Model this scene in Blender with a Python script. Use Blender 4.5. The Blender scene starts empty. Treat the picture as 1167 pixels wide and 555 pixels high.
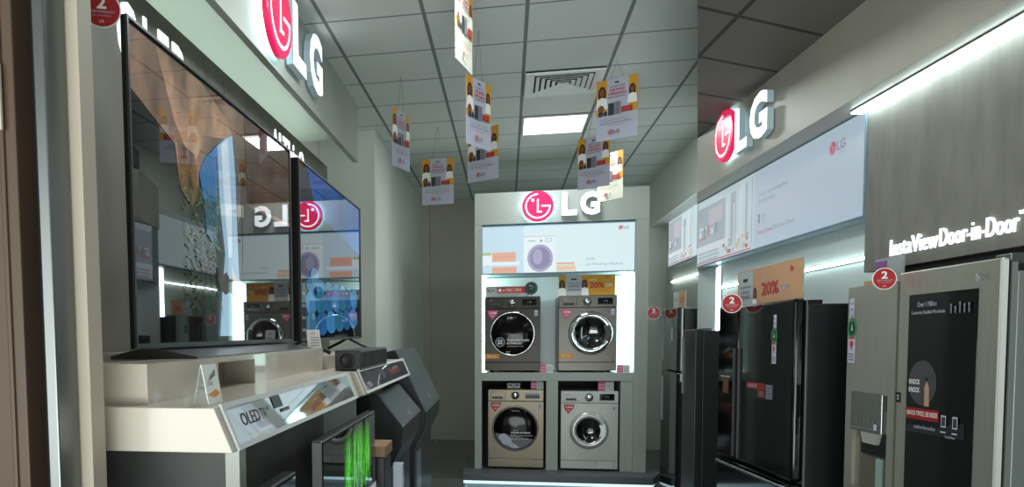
import bpy, bmesh, math, random
from mathutils import Matrix, Vector
random.seed(4)
C = bpy.context.scene.collection
scene = bpy.context.scene
EYE = 1.6

# ------------------------------------------------------------------ camera
cam_data = bpy.data.cameras.new('camera'); cam = bpy.data.objects.new('camera', cam_data); C.objects.link(cam)
cam_data.sensor_width = 36.0; cam_data.sensor_fit = 'HORIZONTAL'
cam_data.lens = 843.0 / 1167.0 * 36.0
cam_data.shift_x = (583.5 - 417.0) / 1167.0
cam_data.shift_y = (437.0 - 277.5) / 1167.0
cam_data.clip_start = 0.05
MW = ((0.98228, -0.00244, -0.18743), (0.18715, 0.06858, 0.97993), (-0.01046, 0.99764, -0.06783))
cam.matrix_world = Matrix(((MW[0][0], MW[0][1], -MW[0][2], 0), (MW[1][0], MW[1][1], -MW[1][2], 0),
                           (MW[2][0], MW[2][1], -MW[2][2], EYE), (0, 0, 0, 1)))
scene.camera = cam

# ------------------------------------------------------------------ light and exposure
scene.view_settings.view_transform = 'Standard'; scene.view_settings.look = 'None'
scene.view_settings.gamma = 1.0; scene.view_settings.exposure = 0.1
scene.view_settings.use_curve_mapping = False
world = bpy.data.worlds.new('world'); scene.world = world; world.use_nodes = True
world.node_tree.nodes['Background'].inputs[0].default_value = (0.80, 0.98, 1.0, 1)
world.node_tree.nodes['Background'].inputs[1].default_value = 0.13

def area(name, loc, direction, sx, sy, power, col=(1, 1, 1)):
    l = bpy.data.lights.new(name, 'AREA'); l.shape = 'RECTANGLE'; l.size = sx; l.size_y = sy
    l.energy = power; l.color = col
    o = bpy.data.objects.new(name, l); C.objects.link(o); o.location = loc
    o.rotation_euler = Vector(direction).to_track_quat('-Z', 'Y').to_euler()
    return o
dl = area('shopfront_daylight', (0.2, -2.2, 0.9), (0.0, 1.0, 0.42), 3.8, 1.6, 72, (0.92, 1.0, 0.98)); dl.data.spread = math.radians(110)  # daylight through the open shop front, tilted up onto the ceiling
dl = area('shopfront_daylight', (-2.3, -1.9, 1.5), (4.0, 5.2, 1.5), 1.6, 2.0, 16, (0.95, 1.0, 0.98)); dl.data.spread = math.radians(80)  # added fill from the left, aimed to brighten the right fascia
area('ceiling_lamp_light', (0.42, 7.13, 3.47), (0, 0, -1), 0.5, 0.5, 20, (0.93, 1.0, 1.0))  # light of the square ceiling panel lamp
area('ceiling_lamp_light', (-0.2, 3.6, 3.47), (0, 0, -1), 0.5, 0.5, 40, (0.93, 1.0, 1.0))  # added source out of view, no fixture; lifts the room and right fascia

# ------------------------------------------------------------------ frames
B3 = Matrix(((0.996813, -0.079773, 0.000489), (0.079755, 0.996691, 0.015686), (-0.001738, -0.015597, 0.999877)))
I3 = Matrix.Identity(3)
RIGHT = (B3, Vector((0, 0, EYE)))       # the right-hand run of the shop: u out to the right, v along it, w up from eye level
WORLD = (I3, Vector((0, 0, 0)))
def wf(u, v, z=0.0):                    # height w in the right-hand frame that lies at world height z
    return (z - EYE - B3[2][0] * u - B3[2][1] * v) / B3[2][2]

# ------------------------------------------------------------------ materials
def lin(c):
    r = []
    for x in c[:3]:
        x = x / 255.0
        r.append(x / 12.92 if x <= 0.04045 else ((x + 0.055) / 1.055) ** 2.4)
    return (r[0], r[1], r[2], 1.0)
MATS = {}
def mat(name, rgb, rough=0.5, metal=0.0, emit=0.0, ecol=None, ior=1.45, noise=0.0, nscale=8.0, stretch=(1, 1, 1), bump=0.0, coat=0.0, alpha=1.0, trans=0.0):
    if name in MATS: return MATS[name]
    m = bpy.data.materials.new(name); m.use_nodes = True; nt = m.node_tree
    b = nt.nodes['Principled BSDF']
    b.inputs['Base Color'].default_value = lin(rgb)
    b.inputs['Roughness'].default_value = rough; b.inputs['Metallic'].default_value = metal
    b.inputs['IOR'].default_value = ior
    b.inputs['Coat Weight'].default_value = coat; b.inputs['Coat Roughness'].default_value = 0.02
    b.inputs['Transmission Weight'].default_value = trans
    b.inputs['Alpha'].default_value = alpha
    if emit > 0:
        b.inputs['Emission Color'].default_value = lin(ecol or rgb); b.inputs['Emission Strength'].default_value = emit
    if noise > 0 or bump > 0:
        tc = nt.nodes.new('ShaderNodeTexCoord'); mp = nt.nodes.new('ShaderNodeMapping'); mp.inputs['Scale'].default_value = stretch
        nz = nt.nodes.new('ShaderNodeTexNoise'); nz.inputs['Scale'].default_value = nscale; nz.inputs['Detail'].default_value = 6
        nt.links.new(tc.outputs['Object'], mp.inputs['Vector']); nt.links.new(mp.outputs['Vector'], nz.inputs['Vector'])
        if noise > 0:
            cr = nt.nodes.new('ShaderNodeValToRGB'); k = lin(rgb)
            cr.color_ramp.elements[0].position = 0.3; cr.color_ramp.elements[1].position = 0.7
            cr.color_ramp.elements[0].color = (k[0] * (1 - noise), k[1] * (1 - noise), k[2] * (1 - noise), 1)
            cr.color_ramp.elements[1].color = (min(1, k[0] * (1 + noise)), min(1, k[1] * (1 + noise)), min(1, k[2] * (1 + noise)), 1)
            nt.links.new(nz.outputs['Fac'], cr.inputs['Fac'])
            nt.links.new(cr.outputs['Color'], b.inputs['Base Color'])
            if emit > 0: nt.links.new(cr.outputs['Color'], b.inputs['Emission Color'])
        if bump > 0:
            bp = nt.nodes.new('ShaderNodeBump'); bp.inputs['Strength'].default_value = bump; bp.inputs['Distance'].default_value = 0.004
            nt.links.new(nz.outputs['Fac'], bp.inputs['Height']); nt.links.new(bp.outputs['Normal'], b.inputs['Normal'])
    MATS[name] = m; return m

def grid_mat(name, tile, line, rough, specs, noise=0.05, nscale=30, spec_ior=1.45):
    """specs: list of (ax, ay, az, offset, spacing, halfwidth): a joint wherever a.p = offset + k*spacing"""
    m = bpy.data.materials.new(name); m.use_nodes = True; nt = m.node_tree; N = nt.nodes; L = nt.links
    b = N['Principled BSDF']; b.inputs['Roughness'].default_value = rough; b.inputs['IOR'].default_value = spec_ior
    tc = N.new('ShaderNodeTexCoord'); last = None
    for ax, ay, az, off, sp, hw in specs:
        d = N.new('ShaderNodeVectorMath'); d.operation = 'DOT_PRODUCT'; d.inputs[1].default_value = (ax, ay, az)
        L.new(tc.outputs['Object'], d.inputs[0])
        s = N.new('ShaderNodeMath'); s.operation = 'SUBTRACT'; L.new(d.outputs['Value'], s.inputs[0]); s.inputs[1].default_value = off
        q = N.new('ShaderNodeMath'); q.operation = 'DIVIDE'; L.new(s.outputs[0], q.inputs[0]); q.inputs[1].default_value = sp
        r = N.new('ShaderNodeMath'); r.operation = 'ROUND'; L.new(q.outputs[0], r.inputs[0])
        e = N.new('ShaderNodeMath'); e.operation = 'SUBTRACT'; L.new(q.outputs[0], e.inputs[0]); L.new(r.outputs[0], e.inputs[1])
        a = N.new('ShaderNodeMath'); a.operation = 'ABSOLUTE'; L.new(e.outputs[0], a.inputs[0])
        c = N.new('ShaderNodeMath'); c.operation = 'LESS_THAN'; L.new(a.outputs[0], c.inputs[0]); c.inputs[1].default_value = hw / sp
        if last is None: last = c
        else:
            mx = N.new('ShaderNodeMath'); mx.operation = 'MAXIMUM'; L.new(last.outputs[0], mx.inputs[0]); L.new(c.outputs[0], mx.inputs[1]); last = mx
    nz = N.new('ShaderNodeTexNoise'); nz.inputs['Scale'].default_value = nscale; L.new(tc.outputs['Object'], nz.inputs['Vector'])
    cr = N.new('ShaderNodeValToRGB'); k = lin(tile)
    cr.color_ramp.elements[0].color = (k[0] * (1 - noise), k[1] * (1 - noise), k[2] * (1 - noise), 1)
    cr.color_ramp.elements[1].color = (k[0] * (1 + noise), k[1] * (1 + noise), k[2] * (1 + noise), 1)
    L.new(nz.outputs['Fac'], cr.inputs['Fac'])
    mix = N.new('ShaderNodeMix'); mix.data_type = 'RGBA'
    L.new(last.outputs[0], mix.inputs['Factor']); L.new(cr.outputs['Color'], mix.inputs['A']); mix.inputs['B'].default_value = lin(line)
    L.new(mix.outputs['Result'], b.inputs['Base Color'])
    return m

WHITE_PAINT = mat('pale_laminate', (196, 200, 190), 0.45)
FASCIA = mat('fascia_laminate', (176, 182, 172), 0.4)
RFASCIA = mat('brushed_fascia_laminate', (172, 169, 156), 0.38, noise=0.05, nscale=5, stretch=(1, 1, 0.2))
SLATE = mat('dark_grey_plaster_panel', (112, 110, 100), 0.6, noise=0.16, nscale=6, stretch=(1, 1, 0.45), bump=0.15)
SLATE_R = mat('grey_plaster_panel', (118, 116, 108), 0.55, noise=0.14, nscale=14, stretch=(1, 1, 0.3), bump=0.12)
SLATE_D = mat('charcoal_plaster_panel', (88, 88, 86), 0.55, noise=0.15, nscale=9, bump=0.1)
GREYWALL = mat('grey_wall_paint', (186, 180, 168), 0.7, noise=0.04, nscale=2)
PALEWALL = mat('pale_grey_wall_paint', (226, 230, 220), 0.6)
COUNTER = mat('cream_counter_laminate', (198, 188, 174), 0.28, coat=0.3)
BROWN = mat('brown_door_paint', (84, 66, 51), 0.5, noise=0.06, nscale=4)
METAL = mat('brushed_metal', (120, 124, 124), 0.35, 0.8)
CHROME = mat('chrome', (215, 218, 220), 0.08, 1.0)
BLACK = mat('black_plastic', (16, 16, 17), 0.35)
BLACKG = mat('black_gloss', (9, 9, 11), 0.06, ior=1.6)
DARK = mat('dark_void', (20, 18, 17), 0.8)
DGREY = mat('dark_grey_plastic', (52, 54, 57), 0.4)
SILVER = mat('silver_plastic', (176, 178, 172), 0.35, 0.3)
STEEL = mat('brushed_steel', (160, 158, 147), 0.3, 0.5, noise=0.05, nscale=60, stretch=(1, 1, 0.03))
STEEL_E = mat('bright_steel_edge', (225, 226, 220), 0.3, 0.2)
LEDW = mat('white_led_strip', (235, 255, 255), 0.5, emit=11.0)
LEDT = mat('hidden_led_strip', (215, 255, 248), 0.5, emit=7.0)
GLOW = mat('backlit_white_panel', (205, 214, 216), 0.6, emit=0.12)
LAMPM = mat('lamp_diffuser', (250, 255, 255), 0.5, emit=2.2)
SIGNW = mat('lit_white_acrylic', (245, 250, 255), 0.4, emit=1.1)
SIGNSIDE = mat('lit_acrylic_side', (150, 170, 178), 0.4, emit=0.25)
HALO = mat('halo_led', (195, 242, 255), 0.5, emit=16.0)
RED = mat('lit_magenta_red', (196, 26, 76), 0.25, emit=0.8, ecol=(214, 30, 84))
REDP = mat('printed_magenta_red', (176, 28, 66), 0.5)
BADGE = mat('badge_red', (168, 24, 34), 0.4)
PINK = mat('price_pink', (216, 92, 140), 0.5)
WHITE = mat('printed_white', (236, 236, 232), 0.5)
PAPER = mat('poster_paper', (182, 184, 200), 0.6)
PAPERW = mat('poster_paper_warm', (214, 214, 196), 0.6)
YEL = mat('poster_yellow', (208, 152, 40), 0.6)
ORANGE = mat('sign_orange', (222, 150, 62), 0.6)
ORANGEP = mat('sign_pale_orange', (196, 150, 114), 0.6)
INK = mat('printed_ink', (58, 52, 62), 0.6)
INKG = mat('printed_grey', (120, 120, 130), 0.6)
INKR = mat('printed_red', (184, 58, 66), 0.6)
SKIN = mat('printed_skin_brown', (122, 76, 54), 0.6)
HAIR = mat('printed_dark_brown', (56, 34, 30), 0.6)
GREENP = mat('printed_green', (54, 128, 78), 0.6)
ACRY = mat('clear_acrylic', (226, 232, 236), 0.05, trans=0.85, ior=1.45)
MIRROR = mat('glossy_info_plate', (205, 208, 212), 0.03, 0.85)
TVG = mat('television_glass', (4, 4, 5), 0.015, ior=2.3)

# ------------------------------------------------------------------ mesh builder
_tc = {}
def text_geo(s, extrude, offset):
    key = (s, extrude, offset)
    if key not in _tc:
        cu = bpy.data.curves.new('t', 'FONT'); cu.body = s; cu.size = 1.0; cu.extrude = extrude; cu.offset = offset
        cu.resolution_u = 3
        ob = bpy.data.objects.new('t', cu); C.objects.link(ob)
        dg = bpy.context.evaluated_depsgraph_get(); me = bpy.data.meshes.new_from_object(ob.evaluated_get(dg))
        vs = [tuple(v.co) for v in me.vertices]; fs = [tuple(p.vertices) for p in me.polygons]
        bpy.data.objects.remove(ob); bpy.data.curves.remove(cu); bpy.data.meshes.remove(me)
        _tc[key] = (vs, fs)
    return _tc[key]

class MB:
    def __init__(self): self.v = []; self.f = []; self.m = []; self.mi = []; self.s = []
    def _mi(self, m):
        if m not in self.m: self.m.append(m)
        return self.m.index(m)
    def add(self, vs, fs, m, smooth=False):
        o = len(self.v); self.v += [Vector(p) for p in vs]; k = self._mi(m)
        for f in fs: self.f.append(tuple(i + o for i in f)); self.mi.append(k); self.s.append(smooth)
        return self
    def box(self, x0, x1, y0, y1, z0, z1, m):
        x0, x1 = sorted((x0, x1)); y0, y1 = sorted((y0, y1)); z0, z1 = sorted((z0, z1))
        vs = [(x, y, z) for x in (x0, x1) for y in (y0, y1) for z in (z0, z1)]
        return self.add(vs, [(0, 1, 3, 2), (4, 6, 7, 5), (0, 4, 5, 1), (2, 3, 7, 6), (0, 2, 6, 4), (1, 5, 7, 3)], m)
    def prism(self, pts, axis, a, b, m):
        """pts 2-D outline; axis 0: (y,z) run along x; 1: (x,z) along y; 2: (x,y) along z"""
        def P(p, t): return ((t, p[0], p[1]), (p[0], t, p[1]), (p[0], p[1], t))[axis]
        n = len(pts); vs = [P(p, a) for p in pts] + [P(p, b) for p in pts]
        fs = [tuple(range(n)), tuple(range(2 * n - 1, n - 1, -1))] + [(i, i + n, (i + 1) % n + n, (i + 1) % n) for i in range(n)]
        return self.add(vs, fs, m)
    def tube(self, pts, r, m, seg=8):
        pts = [Vector(p) for p in pts]; vs = []; fs = []
        for i, p in enumerate(pts):
            d = (pts[min(i + 1, len(pts) - 1)] - pts[max(i - 1, 0)]).normalized()
            a = d.orthogonal().normalized()
            if i > 0:
                a = (pa - d * pa.dot(d)).normalized()
            pa = a; c = d.cross(a)
            for k in range(seg):
                t = 2 * math.pi * k / seg; vs.append(p + (a * math.cos(t) + c * math.sin(t)) * r)
        for i in range(len(pts) - 1):
            for k in range(seg):
                fs.append((i * seg + k, i * seg + (k + 1) % seg, (i + 1) * seg + (k + 1) % seg, (i + 1) * seg + k))
        fs.append(tuple(range(seg))[::-1]); fs.append(tuple(range((len(pts) - 1) * seg, len(pts) * seg)))
        return self.add(vs, fs, m, True)
    def lathe(self, prof, O, A, m, seg=40, smooth=True):
        """prof: list of (radius, distance along A)"""
        A = Vector(A).normalized(); O = Vector(O); a = A.orthogonal().normalized(); c = A.cross(a); vs = []; fs = []
        for r, h in prof:
            for k in range(seg):
                t = 2 * math.pi * k / seg; vs.append(O + A * h + (a * math.cos(t) + c * math.sin(t)) * r)
        for i in range(len(prof) - 1):
            for k in range(seg):
                fs.append((i * seg + k, i * seg + (k + 1) % seg, (i + 1) * seg + (k + 1) % seg, (i + 1) * seg + k))
        return self.add(vs, fs, m, smooth)
    def build(self, name, parent=None, base=(0, 0, 0), frame=WORLD, bevel=0.0, seg=2):
        base = Vector(base); me = bpy.data.meshes.new(name)
        me.from_pydata([tuple(p - base) for p in self.v], [], self.f)
        for x in self.m: me.materials.append(x)
        me.polygons.foreach_set('material_index', self.mi); me.polygons.foreach_set('use_smooth', self.s)
        me.update(); o = bpy.data.objects.new(name, me); C.objects.link(o)
        if bevel:
            b = o.modifiers.new('bevel', 'BEVEL'); b.width = bevel; b.segments = seg; b.limit_method = 'ANGLE'; b.angle_limit = math.radians(40)
            b.harden_normals = False
        if parent: o.parent = parent
        else:
            o.location = frame[1] + frame[0] @ base; o.rotation_euler = frame[0].to_euler()
        return o

class Cv:
    """flat artwork printed on a surface: O origin, U right, V up as read, normal U x V"""
    def __init__(self, mb, O, U, V): self.mb = mb; self.O = Vector(O); self.U = Vector(U).normalized(); self.V = Vector(V).normalized(); self.N = self.U.cross(self.V); self.k = 0
    def P(self, x, y, l): return self.O + self.U * x + self.V * y + self.N * l
    def poly(self, pts, m, lift=None):
        self.k += 1; l = 0.0004 * self.k if lift is None else lift
        self.mb.add([self.P(x, y, l) for x, y in pts], [tuple(range(len(pts)))], m); return self
    def rect(self, x0, y0, x1, y1, m, lift=None): return self.poly([(x0, y0), (x1, y0), (x1, y1), (x0, y1)], m, lift)
    def ell(self, cx, cy, rx, ry, m, lift=None, n=28, a0=0, a1=360):
        return self.poly([(cx + rx * math.cos(math.radians(a0 + (a1 - a0) * i / n)), cy + ry * math.sin(math.radians(a0 + (a1 - a0) * i / n))) for i in range(n if a1 - a0 == 360 else n + 1)], m, lift)
    def arc(self, cx, cy, r0, r1, a0, a1, m, lift=None, n=32, thick=0, sx=1.0):
        self.k += 1; l = 0.0004 * self.k if lift is None else lift; vs = []; fs = []
        for i in range(n + 1):
            t = math.radians(a0 + (a1 - a0) * i / n)
            for r in (r0, r1): vs.append(self.P(cx + sx * r * math.cos(t), cy + r * math.sin(t), l))
        for i in range(n): fs.append((2 * i, 2 * i + 1, 2 * i + 3, 2 * i + 2))
        self.mb.add(vs, fs, m); return self
    def text(self, s, x, y, h, m, w=None, bold=0.0, lift=None, depth=0.0, align='L', slant=0.0, side=None):
        """lower left corner x,y of the bounding box, cap height h, optional overall width w"""
        if lift is None: self.k += 1; lift = 0.0004 * self.k
        vs, fs = text_geo(s, 0.5 if depth else 0.0, bold)
        x0 = min(p[0] for p in vs); x1 = max(p[0] for p in vs); y0 = min(p[1] for p in vs); y1 = max(p[1] for p in vs)
        sy = h / (y1 - y0); sx = (w / (x1 - x0)) if w else sy
        ww = (x1 - x0) * sx
        if align == 'C': x -= ww / 2
        if align == 'R': x -= ww
        nv = [self.P(x + (p[0] - x0) * sx, y + (p[1] - y0) * sy, lift + (p[2] + 0.5) * depth if depth else lift) for p in vs]
        if side is not None and depth:
            front = []; rest = []
            for f in fs:
                (front if all(vs[i][2] > 0.49 for i in f) else rest).append(f)
            self.mb.add(nv, front, m); self.mb.add(nv, rest, side)
        else: self.mb.add(nv, fs, m)
        return self
    def mark(self, cx, cy, r, disc, ink, lift=None, sx=1.0):
        l = lift
        if disc: self.ell(cx, cy, r * sx, r, disc, l)
        if l is not None: l += 0.0008
        self.arc(cx, cy, r * 0.72, r * 0.81, -358, -268 + 178 - 180, ink, l, sx=sx) if False else self.arc(cx, cy, r * 0.72, r * 0.81, 90, 360, ink, l, sx=sx)
        self.rect(cx + 0.22 * r * sx, cy - 0.045 * r, cx + 0.8 * r * sx, cy + 0.045 * r, ink, l)
        self.rect(cx - 0.05 * r * sx, cy - 0.42 * r, cx + 0.05 * r * sx, cy + 0.45 * r, ink, l)
        self.rect(cx - 0.05 * r * sx, cy - 0.42 * r, cx + 0.26 * r * sx, cy - 0.33 * r, ink, l)
        self.ell(cx - 0.33 * r * sx, cy + 0.38 * r, 0.1 * r * sx, 0.1 * r, ink, l, n=12)
        return self
    def brand(self, x, y, r, m_disc, m_ink, m_text, gap=0.3, lift=None):
        self.mark(x, y, r, m_disc, m_ink, lift); self.text('LG', x + r * (1 + gap), y - r * 0.72, r * 1.45, m_text, w=r * 2.5, bold=0.03, lift=lift)
        return self

# ------------------------------------------------------------------ object helpers
def setp(o, label=None, cat=None, group=None, kind=None):
    if label: o['label'] = label
    if cat: o['category'] = cat
    if group: o['group'] = group
    if kind: o['kind'] = kind
    return o
def thing(name, label, cat, base, frame=WORLD, group=None, rotz=0.0):
    o = bpy.data.objects.new(name, None); C.objects.link(o); o.empty_display_size = 0.1
    o.location = frame[1] + frame[0] @ Vector(base)
    o.rotation_euler = (frame[0] @ Matrix.Rotation(rotz, 3, 'Z')).to_euler()
    return setp(o, label, cat, group)
def struct(name, mb, frame=WORLD, base=(0, 0, 0), label=None, bevel=0.0):
    return setp(mb.build(name, None, base, frame, bevel), label=label, kind='structure')

# ================================================================== THE SETTING
floor_m = grid_mat('dark_floor_tile', (96, 98, 97), (128, 130, 126), 0.22, [(1, 0, 0, -0.42, 0.6, 0.005), (0, 1, 0, 0.2, 0.6, 0.005)], 0.15, 6)
struct('floor', MB().box(-2.2, 4.2, -2.6, 11.6, -0.1, 0, floor_m))
ceil_m = grid_mat('ceiling_tile', (224, 230, 226), (130, 136, 134), 0.8,
                  [(1, 0, 0, 0.112, 0.606, 0.012), (0, 1, 0, 5.117, 0.5745, 0.008)], 0.03, 60)
struct('ceiling', MB().box(-2.2, 4.2, -0.5, 11.6, 3.5, 3.6, ceil_m))
ceil_r = grid_mat('dark_ceiling_tile', (112, 106, 100), (58, 54, 54), 0.8,  # tiles darkened in colour to carry the weaker light on this side
                  [(-0.56, 1, 0, 3.09, 0.522, 0.014), (1, 0.04, 0, 1.575, 0.62, 0.014)], 0.05, 40)
struct('ceiling_right', MB().prism([(1.953, 6.126), (1.163, 3.678), (0.31, 1.03), (0.31, 0.2), (3.2, 0.2), (3.2, 6.126)], 2, 1.592, 1.75, ceil_r), RIGHT)

struct('wall_back', MB().box(-1.75, 1.2, 11.0, 11.12, 0, 3.5, GREYWALL).box(-1.30, -1.12, 10.9, 11.0, 0, 3.5, GREYWALL))
struct('wall_back_right', MB().box(1.1, 2.4, 10.35, 10.5, 0, 3.5, PALEWALL))
struct('wall_left', MB().box(-1.95, -1.75, 1.4, 6.95, 0, 3.5, PALEWALL).box(-1.95, -1.22, 6.95, 11.0, 0, 3.5, PALEWALL), bevel=0.01)
struct('wall_right', MB().box(2.05, 2.25, 7.1, 10.35, 0, 3.5, PALEWALL))
fr = MB().box(1.83, 2.05, 6.9, 10.35, 2.95, 3.5, mat('bright_fascia_laminate', (232, 236, 226), 0.4))  # laminate whitened to stand in for light falling on this fascia
struct('trim_1', fr)
# left display wall: slate panel with a cove above it, and the fascia over the cove
lp = MB()
for a, b in ((1.4, 3.86), (3.87, 6.2)): lp.box(-1.56, -1.5, a, b, 0, 3.01, SLATE)
struct('wall_left_panel', lp)
struct('trim_2', MB().box(-1.27, -1.23, 1.0, 6.18, 3.025, 3.5, FASCIA))
struct('trim_7', MB().box(-1.75, -1.27, 1.0, 6.18, 3.22, 3.5, FASCIA))
led = thing('cove_light', 'white light strip hidden above the dark left wall panel', 'light strip', (-1.62, 3.8, 2.94))
MB().box(-1.68, -1.60, 1.5, 6.1, 2.935, 2.945, METAL).build('housing', led, (-1.62, 3.8, 2.94))
MB().box(-1.665, -1.615, 1.5, 6.1, 2.945, 2.952, mat('cove_led', (235, 255, 248), 0.5, emit=8.0)).build('led_strip', led, (-1.62, 3.8, 2.94))
# near left: shop front frame
struct('door_1', MB().box(-1.25, -0.893, 1.25, 1.33, -0.0, 3.4, BROWN).box(-0.925, -0.915, 1.244, 1.25, 0, 3.4, BROWN).box(-0.893, -0.866, 1.30, 1.34, 0, 3.4, DARK), bevel=0.004)
struct('trim_3', MB().box(-0.866, -0.842, 1.27, 1.34, 0, 3.4, METAL), bevel=0.003)
struct('wall_front_left', MB().box(-1.95, -0.818, 1.345, 1.395, 0, 3.5, mat('cream_edge', (190, 178, 160), 0.6)))
struct('trim_4', MB().box(-0.925, -0.912, 1.236, 1.244, 1.98, 2.10, mat('pale_sticker', (196, 186, 172), 0.6)), bevel=0.002)

# right-hand run
BACKR = mat('pale_backlit_wall', (196, 208, 206), 0.5)
struct('wall_right_near', MB().prism([(2.2, 0.6), (2.2, 6.83), (2.3, 6.83), (2.3, 0.6)], 2, -1.55, 1.59, BACKR), RIGHT)
struct('trim_5', MB().prism([(1.95, 0.8), (1.95, 6.11), (2.19, 6.84), (2.19, 0.8)], 2, 1.165, 1.59, RFASCIA), RIGHT)
struct('wall_right_panel', MB().box(2.1, 2.198, 0.8, 4.02, 0.346, 1.164, SLATE_R), RIGHT)
struct('trim_6', MB().box(2.12, 2.198, 0.8, 3.9, -1.45, 0.345, DARK), RIGHT)
b0 = (2.07, 2.4, 1.15)
led = thing('linear_light', 'long bright white light strip above the grey panel over the steel fridge', 'light strip', b0, RIGHT)
MB().box(2.035, 2.098, 0.8, 4.06, 1.157, 1.164, METAL).build('housing', led, b0)
MB().box(2.04, 2.095, 0.8, 4.06, 1.147, 1.157, LEDW).build('diffuser', led, b0)

# ------------------------------------------------------------------ ceiling fixtures
t = thing('ceiling_light', 'glowing square ceiling panel lamp between hanging posters', 'ceiling light', (0.42, 7.13, 3.5))
b0 = (0.42, 7.13, 3.5)
MB().box(0.125, 0.705, 6.845, 7.415, 3.485, 3.5, SILVER).build('frame', t, b0)
MB().box(0.145, 0.685, 6.865, 7.395, 3.478, 3.485, LAMPM).build('diffuser', t, b0)
t = thing('ceiling_vent', 'square louvred white air vent in the tiled ceiling', 'vent', (0.41, 5.98, 3.5)); b0 = (0.41, 5.98, 3.5)
VW = mat('vent_white', (238, 244, 242), 0.4)
MB().box(0.13, 0.70, 5.70, 6.245, 3.492, 3.5, DARK).build('duct_opening', t, b0)
for k in range(7):
    a = 0.285 - k * 0.040; bb = 0.272 - k * 0.0385; th = 0.04 if k == 0 else 0.006
    cx_, cy_ = 0.415, 5.972; m = MB()
    o_ = [(cx_ - a, cy_ - bb), (cx_ + a, cy_ - bb), (cx_ + a, cy_ + bb), (cx_ - a, cy_ + bb)]
    if k == 0:
        for (p0, p1, q0, q1) in ((cx_ - a, cx_ + a, cy_ - bb, cy_ - bb + th), (cx_ - a, cx_ + a, cy_ + bb - th, cy_ + bb), (cx_ - a, cx_ - a + th, cy_ - bb + th, cy_ + bb - th), (cx_ + a - th, cx_ + a, cy_ - bb + th, cy_ + bb - th)):
            m.box(p0, p1, q0, q1, 3.478, 3.491, VW)
    else:
        w_ = 0.027                                   # sloping blades: high at the outer edge, low at the inner one
        i_ = [(cx_ - a + w_, cy_ - bb + w_), (cx_ + a - w_, cy_ - bb + w_), (cx_ + a - w_, cy_ + bb - w_), (cx_ - a + w_, cy_ + bb - w_)]
        vs = [(x, y, 3.478) for x, y in o_] + [(x, y, 3.491) for x, y in i_] + [(x, y, 3.481) for x, y in o_] + [(x, y, 3.4925) for x, y in i_]
        fs = []
        for q in range(4):
            n_ = (q + 1) % 4; fs += [(q, n_, n_ + 4, q + 4), (q + 8, q + 12, n_ + 12, n_ + 8), (q, q + 8, n_ + 8, n_), (q + 4, n_ + 4, n_ + 12, q + 12)]
        m.add(vs, fs, VW)
    m.build('frame' if k == 0 else 'louvre', t, b0)

# ================================================================== LG SIGNS
def sign(label, O, U, V, R, lx, lw_, gx, gw, ly, lh, frame=WORLD, sx=1.0, stand=0.03, halo_r=1.02):
    """emblem centre at O; letters given by x start/width relative to the centre"""
    t = thing('illuminated_sign', label, 'sign', O, frame)
    U = Vector(U); V = Vector(V); N = U.cross(V)
    m = MB(); m.lathe([(0.0, stand), (R * 0.88, stand), (R * 0.88, stand + 0.004)], O, N, HALO, 48)
    h = m.build('halo_light', t, O)
    m = MB(); m.lathe([(R, stand + 0.004), (R, stand + 0.03), (R * 0.97, stand + 0.036), (0, stand + 0.036)], O, N, RED, 56, False)
    m.lathe([(R, stand + 0.004), (0, stand + 0.004)], O, N, DGREY, 56, False)
    m.build('emblem_disc', t, O)
    m = MB(); c = Cv(m, Vector(O) + N * (stand + 0.037), U, V); c.mark(0, 0, R, None, SIGNW, 0.0006); m.build('emblem_face', t, O)
    for ch, x, w in (('L', lx, lw_), ('G', gx, gw)):
        m = MB(); c = Cv(m, O, U, V); c.text(ch, x, ly, lh, SIGNW, w=w, bold=0.045, lift=0.012, depth=stand + 0.02, side=SIGNSIDE)
        m.build('letter', t, O)
    return t
sign('illuminated round emblem and letters on the header of the washing machine display', (0.302, 7.86, 2.868), (1, 0, 0), (0, 0, 1),
     0.155, 0.235, 0.15, 0.415, 0.19, -0.105, 0.23)
sign('large illuminated round emblem and letters on the upper left fascia', (-1.23, 3.85, 3.272), (0, 1, 0), (0, 0, 1),
     0.215, 0.25, 0.27, 0.61, 0.31, -0.165, 0.36, stand=0.022)
sign('illuminated round emblem and letters on the grey fascia above the right refrigerators', (1.95, 5.42, 1.418), (0, -1, 0), (0, 0, 1),
     0.175, 0.20, 0.20, 0.44, 0.26, -0.175, 0.28, RIGHT, stand=0.018)

# wall lettering on the left panel and the right panel
t = thing('wall_lettering', 'white lit capital letters on the left wall behind the nearest television', 'lettering', (-1.5, 3.0, 2.78))
for ch, y, w in (('O', 2.74, 0.17), ('L', 2.955, 0.09), ('E', 3.09, 0.10), ('D', 3.23, 0.13)):
    m = MB(); Cv(m, (-1.5, 0, 2.70), (0, 1, 0), (0, 0, 1)).text(ch, y, -0.02, 0.25, SIGNW, w=w, bold=0.02, depth=0.006, lift=0.001); m.build('letter', t, (-1.5, 3.0, 2.78))
t = thing('wall_lettering', 'white lit lettering on the left wall above the gap between the televisions', 'lettering', (-1.5, 5.0, 2.8))
for ch, y, w, h, z in (('A', 4.70, 0.11, 0.19, 2.76), ('I', 4.84, 0.03, 0.19, 2.76), ('T', 4.92, 0.11, 0.19, 2.76), ('h', 5.05, 0.09, 0.19, 2.76), ('i', 5.16, 0.025, 0.19, 2.76), ('n', 5.205, 0.09, 0.135, 2.76), ('Q', 5.315, 0.13, 0.19, 2.76)):
    m = MB(); Cv(m, (-1.5, 0, 0), (0, 1, 0), (0, 0, 1)).text(ch, y, z - 0.01, h, SIGNW, w=w, bold=0.02, depth=0.006, lift=0.001); m.build('letter', t, (-1.5, 5.0, 2.8))
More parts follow.
